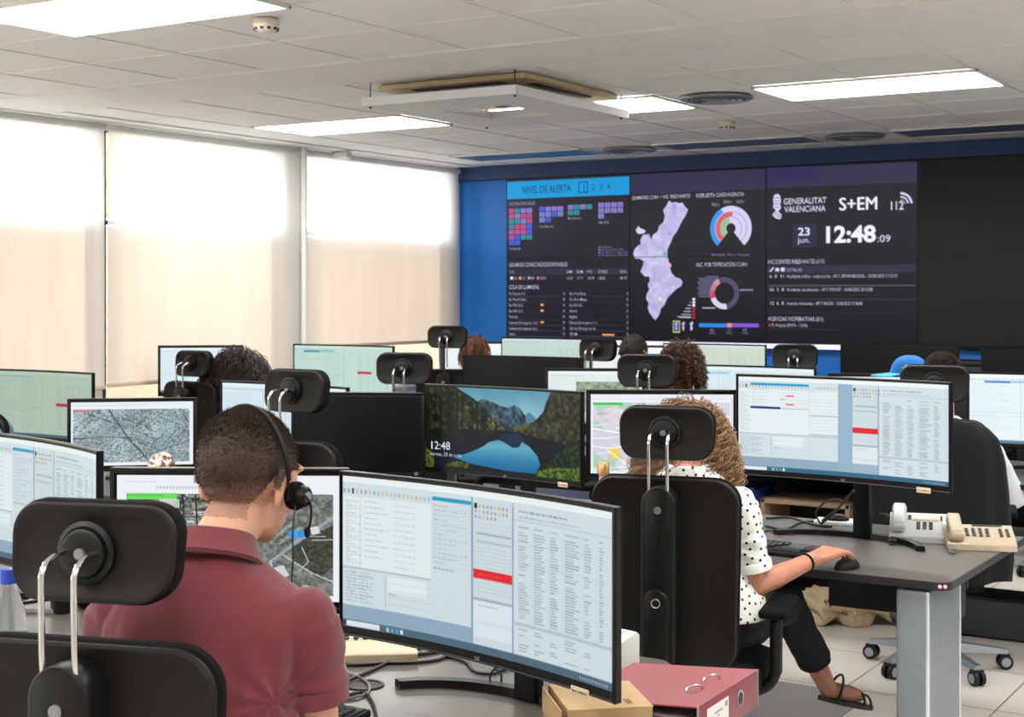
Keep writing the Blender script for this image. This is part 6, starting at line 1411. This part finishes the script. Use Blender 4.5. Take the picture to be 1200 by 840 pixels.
# glass ball, tall pink bottle on the second row
p = W(189, 545, 6.45); e = empty('glass_ball', (p.x, p.y, DESK), 0, 'round glass ornament with brown and white swirls in front of the aerial town picture', 'ornament')
mb = MB(); mb.lathe([(.001, 0), (.035, 0), (.035, .012), (.018, .022), (.022, .034)], n=24); mb.build('ornament_stand', dark, e)
bm_ = bpy.data.materials.new('swirled_glass'); bm_.use_nodes = True; nt = bm_.node_tree; b = nt.nodes['Principled BSDF']; n_ = nt.nodes.new('ShaderNodeTexNoise'); n_.inputs['Scale'].default_value = 14; n_.inputs['Distortion'].default_value = 2; cr = nt.nodes.new('ShaderNodeValToRGB'); cr.color_ramp.elements[0].position = .42; cr.color_ramp.elements[0].color = (.16, .08, .04, 1); cr.color_ramp.elements[1].position = .55; cr.color_ramp.elements[1].color = (.85, .80, .70, 1)
tcn = nt.nodes.new('ShaderNodeTexCoord'); nt.links.new(tcn.outputs['Object'], n_.inputs[0]); nt.links.new(n_.outputs['Fac'], cr.inputs[0]); nt.links.new(cr.outputs[0], b.inputs['Base Color']); b.inputs['Roughness'].default_value = .08; b.inputs['Coat Weight'].default_value = 1
mb = MB(); mb.sph((0, 0, p.z-DESK+.0), .060, n=20); mb.build('ball', bm_, e)
p = W(707, 545, 5.05); H_ = p.z-DESK; e = empty('pink_bottle', (p.x, p.y, DESK), 0, 'tall slim pink bottle with a gold cap left of the black chair headrest', 'bottle')
mb = MB(); mb.lathe([(.001, .001), (.030, .001), (.033, .006), (.033, H_*.55), (.026, H_*.68), (.016, H_*.78), (.014, H_*.92)], n=28); mb.build('bottle_body', mat('pink_glass', (.86, .62, .64), .25, vary=.04, coat=.5), e)
mb = MB(); mb.lathe([(.018, H_*.88), (.021, H_*.89), (.021, H_+.008), (.018, H_+.012), (.001, H_+.012)], n=24); mb.build('cap', mat('gold_cap', (.78, .62, .42), .3, .8, vary=.1), e)
# jackets
def draped(name, lab, base, rz, m, prof, depth=.10, folds=14, amp=.012, seed=0, cat='jacket'):
    """coat hung over a chair back; prof: (half width, z) from top to bottom, local to the chair"""
    e = empty(name, base, R(rz), lab, cat); rings = []; n = 64; zs = np.linspace(0, 1, 26)
    zz = [q[1] for q in prof]; ww = [q[0] for q in prof]; tt = np.linspace(0, 1, len(prof)); g = random.Random(seed); ph = [g.uniform(0, 6) for _ in range(4)]
    for t in zs:
        w_ = np.interp(t, tt, ww); z = np.interp(t, tt, zz); dd = depth*min(1, .35+2.2*t); ring = []
        for k in range(n):
            a = 2*PI*k/n; c, s = math.cos(a), math.sin(a); f = amp*t**.6*(math.sin(a*folds/2+ph[0]+t*1.5)+.6*math.sin(a*folds/3+ph[1]-t*2)+.5*math.sin(a*3+ph[2]+t*5))
            x = math.copysign(abs(c)**.8, c)*(w_+f); y = -.215+math.copysign(abs(s)**.75, s)*(dd+f)
            ring.append((x, y, z-.02*abs(c)**3*(1-t)+.006*math.sin(a*5+ph[3])*t))
        rings.append(ring)
    mb = MB(); mb.rings(rings); mb.build("cloth", m, e); return e
jc = draped('hanging_jacket', 'black jacket hung over the chair back behind the two desk phones', c10.location, math.degrees(c10.rotation_euler.z), mat('black_jacket_cloth', (.02, .02, .022), .95, bump=.2, bscale=200), [(.13, 1.085), (.20, 1.07), (.245, 1.02), (.272, .93), (.285, .80), (.292, .66), (.30, .55), (.29, .43)], depth=.115, seed=3)
cx = chair(-42, 440, 6.4, 14, 'black chair at the left edge holding a denim jacket')
dj = draped('hanging_jacket', 'blue grey denim jacket hung at the left edge of the photo', cx.location, 14, mat('denim_blue_grey', (.30, .36, .44), .9, vary=.3, vscale=14, bump=.4, bscale=60), [(.12, 1.095), (.17, 1.08), (.215, 1.02), (.25, .92), (.28, .78), (.30, .6), (.30, .45)], depth=.12, folds=18, amp=.016, seed=5)
chair(1238, 425, 8.2, 10, 'black chair in the last row at the right edge of the photo')
# cap on the monitor
p = W(1066, 432, 7.15); caz = 1.190; e = empty('peaked_hat', (p.x, p.y, caz), YAW+R(180), 'bright blue cap with white mark resting on top of a pale monitor', 'hat')
capm = mat('cap_blue', (.06, .42, .72), .8, vary=.05, bump=.15, bscale=300); capl = mat('cap_light_blue', (.12, .62, .80), .8, vary=.05)
mb = MB(); n = 28; rings = []
for j in range(9):
    a = PI/2*j/8.5; r_ = .088*math.cos(a)**.8; rings.append([(r_*1.08*math.cos(2*PI*k/n), r_*.92*math.sin(2*PI*k/n), .002+.100*math.sin(a)) for k in range(n)])
mb.rings(rings); mb.build('crown', capm, e)
mb = MB(); P1 = []
for k in range(17): a = R(-62+124*k/16); P1.append((.075*math.cos(a)*1.05, .075*math.sin(a)))
P2 = [(.055+.135*math.cos(R(-62+124*k/16)), .088*math.sin(R(-62+124*k/16))) for k in range(17)]
for z0, z1 in ((.004, .007),):
    top1 = [mb.bm.verts.new((x, y, .012+z1)) for x, y in P1]; top2 = [mb.bm.verts.new((x, y, z1-.06*abs(y)-.0)) for x, y in P2]; b1 = [mb.bm.verts.new((x, y, .012)) for x, y in P1]; b2 = [mb.bm.verts.new((x, y, z1-.06*abs(y)-.004)) for x, y in P2]
    for k in range(16):
        for q in ((top1[k], top1[k+1], top2[k+1], top2[k]), (b1[k], b2[k], b2[k+1], b1[k+1]), (top2[k], top2[k+1], b2[k+1], b2[k]), (top1[k], b1[k], b1[k+1], top1[k+1])): mb.bm.faces.new(q)
mb.build('brim', capl, e)
mb = MB(); 
for k in range(7): a = R(-150+k*9); mb.sph((.0, 0, 0), (.006, .003, .006), n=5) if False else mb.sph((.098*math.cos(R(60+k*7))*.93, .088*math.sin(R(60+k*7))*.9, .040+.012*math.sin(k*2.1)), (.007, .004, .008), n=6)
mb.build('white_mark', white_pl, e)
# floor things
mb = MB(); P = rrect(1.24, 1.36, .16, 8); mb.prism([(x-2.49, y+5.0) for x, y in P], .006); tag(mb.build('chair_mat', mat('mat_grey', (.50, .48, .47), .6, vary=.05, bump=.1, bscale=150)), 'dark grey rounded floor mat under the polka dot woman\'s chair', 'mat')
p = atz(990, 731, 0); e = empty('tote_bag', (p.x, p.y, 0), R(24), 'cream cotton tote bag with red print slumped on the floor', 'bag')
mb = MB(); mb.sph((0, 0, .07), (.20, .11, .07), n=14); mb.sph((-.10, .0, .08), (.11, .10, .075), n=14); mb.sph((.13, .02, .085), (.09, .09, .075), n=12); mb.cap((.02, 0, .10), (-.02, .02, .20), .05, .015); mb.cap((-.1, -.02, .08), (-.2, -.02, .05), .06, .03)
me = remesh(mb, .008, 4); co = getco(me); no = getno(me)
d = np.array([.030*(1-abs(noise.noise(Vector((c[0]*8+c[2]*6, c[1]*8, c[2]*10))))*4)+.006*(1-abs(noise.noise(Vector(c)*22))*4) for c in co]); co = co+no*d[:, None]; co[:, 2] = np.maximum(co[:, 2], .001); setco(me, co)
canv = mat('cream_canvas', (.78, .71, .58), .9, vary=.07, vscale=15, bump=.2, bscale=200); link(me, 'bag_body', canv, e, True, autos=False)
mb = MB(); mb.tube(catmull([(-.06, -.10, .10), (-.05, -.13, .155), (.0, -.14, .145), (.04, -.13, .09), (.02, -.12, .06)], 6), .008, n=8); mb.build('handle', canv, e)
mb = MB()
for k, (x, z) in enumerate(((-.10, .128), (-.085, .13), (-.07, .125), (-.095, .112), (-.078, .108), (-.02, .075), (-.005, .07))): mb.box((.010, .006, .012), (x, -.112, z), rot=(-.3, .3*k, 0))
mb.build('red_print', mat('red_print', (.48, .16, .16), .8, vary=.1), e)
e = empty('open_cabinet', (-2.62, 7.12, 0), 0, 'low open cabinet with pale wooden frame under the third row desk', 'cabinet'); wood = mat('pale_wood', (.66, .56, .45), .6, vary=.08, stretch=(1, 1, 8), vscale=12)
mb = MB()
for q in (((.46, .36, .022), (0, 0, .55)), ((.46, .36, .022), (0, 0, .03)), ((.022, .36, .54), (-.22, 0, .29)), ((.022, .36, .54), (.22, 0, .29))): mb.box(*q, bev=.002)
mb.build('carcass', wood, e); mb = MB(); mb.box((.43, .01, .52), (0, .17, .29)); mb.build('back_board', dark, e, smooth=False); mb = MB(); mb.box((.42, .30, .018), (0, .01, .30)); mb.build('shelf', wood, e, smooth=False)
e = empty('blue_crate', (-2.98, 7.05, 0), 0, 'blue plastic crate standing left of the low open cabinet', 'crate'); blp = mat('blue_plastic', (.16, .28, .56), .45, vary=.06)
mb = MB()
for q in (((.20, .30, .012), (0, 0, .008)), ((.20, .010, .60), (0, -.15, .30)), ((.20, .010, .60), (0, .15, .30)), ((.010, .30, .60), (-.1, 0, .30)), ((.010, .30, .60), (.1, 0, .30)), ((.22, .016, .03), (0, -.155, .60)), ((.22, .016, .03), (0, .155, .60))): mb.box(*q, bev=.002)
mb.build('crate_walls', blp, e)
e = empty('footrest', (-1.55, 7.02, 0), 0, 'low charcoal footrest box on the floor at the right edge', 'footrest'); mb = MB(); mb.box((.74, .26, .17), (0, 0, .095), bev=.012); mb.build('box_body', mat('charcoal_board', (.20, .20, .21), .7, vary=.08), e); mb = MB(); mb.box((.70, .24, .012), (0, 0, .186), bev=.003); mb.build('rubber_top', dark, e)
cabl = MB(); cabl.tube(catmull([(-1.45, 5.22, .70), (-1.43, 5.25, .5), (-1.47, 5.28, .25), (-1.55, 5.3, .02), (-1.7, 5.35, .008)], 7), .004, n=8); tag(cabl.build('hanging_cable', rubber), 'black cable hanging to the floor behind the pale desk leg', 'cable')
SKY, EXPO = 9.0, 0.0
# ================================================================== CAMERA, LIGHT
cam = bpy.data.cameras.new('camera'); co_ = bpy.data.objects.new('camera', cam); C.objects.link(co_)
co_.location = (0, 0, CAMZ); co_.rotation_euler = (PI/2, 0, YAW)
cam.sensor_width = 36; cam.lens = 36*FPX/1200; cam.shift_y = -(420-HY)/1200; cam.clip_end = 200; cam.clip_start = .05
cam.dof.use_dof = True; cam.dof.focus_distance = 3.7; cam.dof.aperture_fstop = 10.0
sc = bpy.context.scene; sc.camera = co_
w = bpy.data.worlds.new('sky'); sc.world = w; w.use_nodes = True
w.node_tree.nodes['Background'].inputs[0].default_value = (.93, .97, 1, 1); w.node_tree.nodes['Background'].inputs[1].default_value = SKY
sc.view_settings.view_transform = 'Standard'; sc.view_settings.look = 'None'; sc.view_settings.gamma = 1; sc.view_settings.use_curve_mapping = False
sc.view_settings.exposure = EXPO
sc.cycles.use_denoising = True; sc.cycles.max_bounces = 8; sc.cycles.diffuse_bounces = 4; sc.cycles.transparent_max_bounces = 16; sc.cycles.caustics_reflective = False; sc.cycles.caustics_refractive = False
